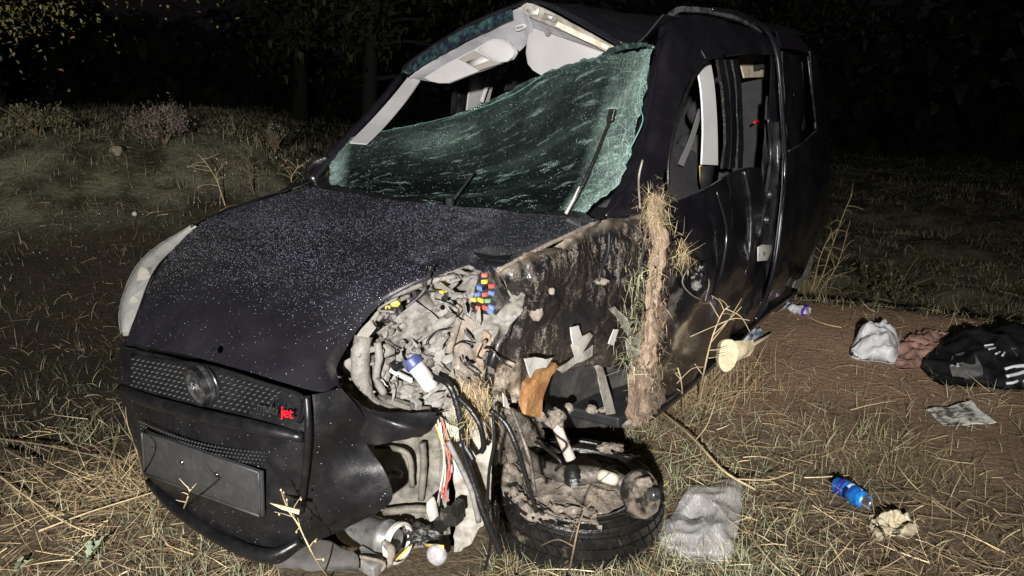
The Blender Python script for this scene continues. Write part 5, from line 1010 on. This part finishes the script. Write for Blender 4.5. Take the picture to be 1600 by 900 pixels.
# ------------------------------------------------------------------ stalks, weeds and shrubs, one thing each
def stalk(name, pts, r, label, m=STALK, twigs=0, tl=.05, cat='stalk', buds=0, r1=None, seed=1, group=None):
    rg = random.Random(seed); P = [Vector(q) for q in pts]; org = P[0].copy()
    o = tag(tube(name, P, r, m, None, 6, 6, r * .45 if r1 is None else r1, org=org), label, cat, group)
    C = crom(P, 8)
    for i in range(twigs):
        k = int(len(C) * (.2 + .75 * (i + .5) / twigs)); p = C[min(k, len(C) - 2)]; dr = (C[min(k + 1, len(C) - 1)] - C[k - 1]).normalized()
        q = Vector((rg.uniform(-1, 1), rg.uniform(-.4, .4), rg.uniform(-.5, 1))); q = (q - dr * q.dot(dr) * .4).normalized(); l = tl * rg.uniform(.5, 1.2)
        tube('twig', [p, p + (q + dr * .5) * l * .5, p + (q + dr * .3 + Vector((0, 0, rg.uniform(-.3, .3)))) * l], r * .5, m, o, 5, 4, r * .25)
        for b in range(buds): lump('bud', p + (q + dr * .3) * l * rg.uniform(.7, 1.05), (r * 1.1, r * .9, r * 1.5), m, o, b + i, .4, 2, 2)
    return o
def DD(px, py, d): return D(px, py, d)
# foreground
stalk('dry_stalk', [GG(515,905), DD(490,868,2.07), DD(466,820,2.06), DD(452,800,2.06), DD(448,793,2.06)], .0026, 'budded dry stalk leaning on the bumper below the number plate', STALK, 10, .040, 'stalk', 1, seed=2)
tag(slab('split_reed', [DD(421,786,2.05), DD(440,790,2.05), DD(468,797,2.05), DD(467,804,2.05), DD(440,796,2.05)], STALK, None, .006, DD(440,790,2.05)), 'short split reed stuck across the bumper beside the plate', 'reed')
stalk('dry_stalk', [GG(285,800), DD(292,782,2.04), DD(296,768,2.04), DD(293,760,2.04)], .0026, 'small forked twig rising in front of the bumper under the plate', STALK, 4, .03, seed=3)
stalk('dry_stalk', [GG(232,770), DD(218,720,2.3), DD(205,680,2.32), DD(190,640,2.35)], .003, 'thin curved stalk against the bumper far corner', STALKD, 2, .05, seed=4)
stalk('dry_reed', [GG(1030,640,.03), GG(1080,682,.10), GG(1130,735,.08), GG(1180,765,.02)], .006, 'long straight pale reed lying from the van sill toward the clear bag', STALK, 2, .16, 'reed', r1=.005, seed=5)
stalk('dry_stalk', [GG(1165,812), GG(1180,845,.04), GG(1205,878,.04), GG(1240,912,.02)], .004, 'bent pale stalk on the ground right of the clear bag', STALK, 0, seed=6)
stalk('dry_stalk', [GG(1440,905), GG(1412,872,.03), GG(1388,845,.06), GG(1378,825,.08)], .006, 'thick dry stalk leaning on the crumpled tissue', STALKD, 3, .06, seed=7)
stalk('dry_stalk', [GG(888,900), DD(896,860,2.35), DD(906,815,2.33), DD(920,790,2.34), DD(950,760,2.36)], .0038, 'slim forked stalk rising in front of the torn off wheel', STALKD, 5, .12, seed=8)
stalk('dry_stalk', [GG(-10,684,.02), GG(60,694,.05), GG(130,708,.04), GG(200,722,.02)], .005, 'upper of the two long stalks lying at the left edge', STALKD, 3, .12, seed=9)
stalk('dry_stalk', [GG(-5,740,.02), GG(40,775,.04), GG(95,812,.05), GG(150,838,.02)], .005, 'lower of the two long stalks lying at the left edge', STALK, 2, .1, seed=10)
stalk('dry_stalk', [GG(5,700,.03), GG(45,722,.06), GG(85,742,.05)], .007, 'short thick broken stalk at the left edge between two long stalks', STALKD, 1, .05, seed=11)
stalk('dry_stalk', [GG(60,830,.02), GG(140,800,.04), GG(230,772,.06), GG(240,768,.08)], .004, 'straight pale straw pointing at the bumper far corner', STALK, 1, .06, seed=12)
stalk('dry_weed', [GG(1090,628), DD(1100,580,3.4), DD(1112,530,3.4), DD(1128,490,3.38), DD(1140,478,3.38)], .005, 'branched dry weed standing in front of the van sill', STALK, 12, .16, 'weed', 0, seed=13)
stalk('dry_weed', [GG(1068,655), DD(1065,600,3.3), DD(1058,560,3.3), DD(1075,520,3.32)], .004, 'thin dry weed growing next to the mud roll', STALK, 7, .14, 'weed', seed=14)
for i, (bx, by, pts, lab) in enumerate((
 (1268,465,[(1285,430),(1300,385),(1318,335),(1332,302)],'tall pale dry weed standing behind the van, topmost'),
 (1262,468,[(1272,440),(1282,400),(1300,360)],'shorter pale dry weed beside the van mud flap'),
 (1276,462,[(1292,440),(1310,410),(1322,370)],'slim dry weed leaning right of the tall weed behind the van'))):
    b0 = GG(bx, by); dd = (b0 - EYE).dot(FW); stalk('dry_weed', [b0] + [DD(a, b, dd) for a, b in pts], .008, lab, STALK, 10, .22, 'weed', seed=20 + i)
for i, (bx, by, pts, lab, m_) in enumerate((
 (352,322,[(345,300),(338,280),(322,255),(308,240)],'bare pale weed stem leaning left in the field behind the bonnet',STALK),
 (398,305,[(392,285),(388,262),(385,245)],'upright dry weed with seed heads behind the bonnet edge',STALKD),
 (455,285,[(456,275),(462,266),(466,258)],'small weed right behind the far wing',STALK))):
    b0 = GG(bx, by); dd = (b0 - EYE).dot(FW); stalk('dry_weed', [b0] + [DD(a, b, dd) for a, b in pts], .006, lab, m_, 10, .15, 'weed', 1, seed=30 + i)
# straw tuft right of the wheel and grass round the rear of the van
def tuft(name, px, py, N, spread, ln, cols, label, el=(.5, 1.5), wd=(.0015, .0035)):
    c = GG(px, py); pos = np.stack([c.x + rng.normal(0, spread, N), c.y + rng.normal(0, spread * .8, N), np.zeros(N)], 1); pos[:, 2] = ground_h(pos[:, 0], pos[:, 1]) - .005
    o = blades(name, pos, rng.uniform(0, 6.28, N), rng.uniform(*el, N), rng.uniform(.4, 1, N) * ln, rng.uniform(*wd, N), rng.normal(-.7, .6, N), pick(cols, N), None, None, org=c)
    if label: return tag(o, label, 'grass tuft')
    o['kind'] = 'stuff'; return o
tuft('grass_tuft', 1080, 620, 700, .13, .32, STRAW, 'dense straw tuft in front of the van sill', (.3, 1.4))
tuft('grass_tuft', 1130, 600, 420, .16, .26, STRAW, 'loose straw tuft below the cream shoe', (.2, 1.3))
tuft('grass_tuft', 1262, 462, 420, .16, .42, STRAW, 'pale grass tuft around the dry weeds behind the van', (.5, 1.5), (.003, .006))
tuft('grass_tuft', 1350, 690, 240, .13, .17, [(.36, .30, .17), (.20, .20, .09), (.46, .38, .22)], '', (.25, 1.2))
tuft('grass_tuft', 1440, 745, 300, .18, .15, [(.13, .15, .06), (.19, .19, .09), (.33, .28, .16)], '', (.2, 1.3))
tuft('grass_tuft', 1150, 880, 300, .07, .09, GREEN, '', (.5, 1.4))
tuft('grass_tuft', 250, 760, 900, .16, .26, STRAW, '', (-.05, .8))
tuft('grass_tuft', 120, 770, 700, .22, .28, STRAW, '', (-.05, .6))
tuft('grass_tuft', 930, 672, 420, .12, .10, GREEN + STRAW[:2], '', (.3, 1.4))
# thistle leaves at the lower left
THI = mat('thistle_green', (.17, .21, .13), .6, 0, (.28, .32, .22), 30)
def thistle(px, py, n, ln, label, seed):
    rg = random.Random(seed); c = GG(px, py); t = thing('thistle', label, 'thistle', c)
    for i in range(n):
        a = rg.uniform(0, 6.28); e = rg.uniform(.5, 1.3); d = Vector((math.cos(a) * math.cos(e), math.sin(a) * math.cos(e), math.sin(e))); sd = d.cross(Vector((0, 0, 1))).normalized(); l = ln * rg.uniform(.6, 1.1); v, f = [], []
        for k in range(9):
            q = k / 8; w_ = ln * .13 * (math.sin(math.pi * min(1, q * 1.02)) ** .6 + .02) * (1 if k % 2 else .45); p = c + d * l * q + Vector((0, 0, -.25 * l * q * q)); v += [p - sd * w_ + Vector((0, 0, w_ * .4)), p, p + sd * w_ + Vector((0, 0, w_ * .4))]
        for k in range(8): f += [(3 * k, 3 * k + 1, 3 * k + 4, 3 * k + 3), (3 * k + 1, 3 * k + 2, 3 * k + 5, 3 * k + 4)]
        mesh('leaf', v, f, THI, t)
thistle(138, 880, 6, .12, 'grey green thistle seedling in the straw at lower left', 3); thistle(25, 895, 4, .09, 'thistle seedling at the bottom left corner', 4); thistle(120, 862, 3, .07, 'smallest thistle seedling, behind the other two', 5)
def shrub(px, py, rad, h, N, cols, label, seed, cat='shrub', size=.05):
    rg = random.Random(seed); c = GG(px, py); t = thing('field_shrub', label, cat, c)
    for i in range(7):
        a = rg.uniform(0, 6.28); e = Vector((math.cos(a) * rad * rg.uniform(.3, .9), math.sin(a) * rad * rg.uniform(.3, .9), h * rg.uniform(.6, 1.1)))
        tube('stem', [c, c + e * .5 + Vector((0, 0, h * .1)), c + e], .004 + .008 * h, STALKD, t, 5, 4, .003)
    shade_leaves('foliage', c + Vector((0, 0, h * .55)), (rad * .8, rad * .8, h * .5), N, size, cols, t, seed, 14)
shrub(258, 228, .34, .42, 2600, [(.20, .16, .13), (.27, .22, .18), (.15, .12, .095)], 'reddish brown twiggy shrub in the lit field at left', 1, size=.022)
shrub(430, 240, .16, .32, 420, [(.20, .18, .12), (.28, .25, .17)], 'thin pale shrub behind the far wing', 2, size=.02)
shrub(60, 215, .40, .30, 900, [(.12, .12, .06), (.18, .17, .10)], 'low dark green shrub at the far left edge', 3, size=.03)
shrub(545, 168, .35, .25, 700, [(.10, .12, .05), (.15, .15, .08)], 'rounded low bush below the background trees', 4, 'bush', .03)
shrub(1395, 470, .5, .45, 500, [(.08, .09, .04), (.12, .12, .06)], 'low leafy weed clump behind the black bag', 5, 'weed', .04)

# ------------------------------------------------------------------ trees at the edge of the field
def tree(x, y, h, cw, label, cols, N, seed, low=.35, size=.16):
    rg = random.Random(seed); c = Vector((x, y, gh(x, y))); t = thing('field_tree', label, 'tree', c)
    top = c + Vector((rg.uniform(-.4, .4), 0, h * .8)); tr = tube('trunk', [c, c + Vector((.1, 0, h * .3)), top], [h * .035, h * .025, h * .01], BARK, t, 9, 6, wob=.1)
    for i in range(8):
        a = rg.uniform(0, 6.28); b = c + (top - c) * rg.uniform(.3, .85); e = Vector((math.cos(a), math.sin(a), rg.uniform(-.1, .6))) * cw * rg.uniform(.5, .9)
        tube('limb', [b, b + e * .5 + Vector((0, 0, .1)), b + e], h * .010, BARK, tr, 6, 4, h * .003)
    shade_leaves('crown', c + Vector((0, 0, h * (low + 1) / 2)), (cw, cw, h * (1 - low) / 2), N, size, cols, t, seed, 22 if seed > 1 else 46)
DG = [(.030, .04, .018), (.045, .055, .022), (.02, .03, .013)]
tree(-7.4, 10.2, 5.2, 2.9, 'tree at the top left, yellow lamplight painted into its leaf colours', [(.85, .60, .14), (.50, .52, .20), (.60, .60, .26), (.36, .40, .17)], 22000, 1, .27, .055)  # leaf colours brightened and yellowed to imitate light from an unseen lamp
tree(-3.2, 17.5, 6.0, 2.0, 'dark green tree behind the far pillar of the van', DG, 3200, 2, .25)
tree(-6.2, 23, 7.0, 2.8, 'dark round tree between the tree with painted lamplight and the van', DG, 2600, 4, .2)
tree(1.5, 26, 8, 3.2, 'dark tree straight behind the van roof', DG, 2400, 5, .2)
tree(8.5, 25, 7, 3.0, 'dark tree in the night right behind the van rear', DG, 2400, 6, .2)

# the unlit wood beyond the field reads as one dark mass
def treeline():
    N = 16000; rg = np.random.default_rng(77); a = rg.uniform(R(20), R(160), N); r = rg.uniform(30, 40, N); x = r * np.cos(a); y = r * np.sin(a)
    top = 4.5 + 2.5 * vnoise(x, y, .22, 8) + 1.2 * vnoise(x, y, .7, 9); z = ground_h(x, y) + top * rg.uniform(0, 1, N) ** .8
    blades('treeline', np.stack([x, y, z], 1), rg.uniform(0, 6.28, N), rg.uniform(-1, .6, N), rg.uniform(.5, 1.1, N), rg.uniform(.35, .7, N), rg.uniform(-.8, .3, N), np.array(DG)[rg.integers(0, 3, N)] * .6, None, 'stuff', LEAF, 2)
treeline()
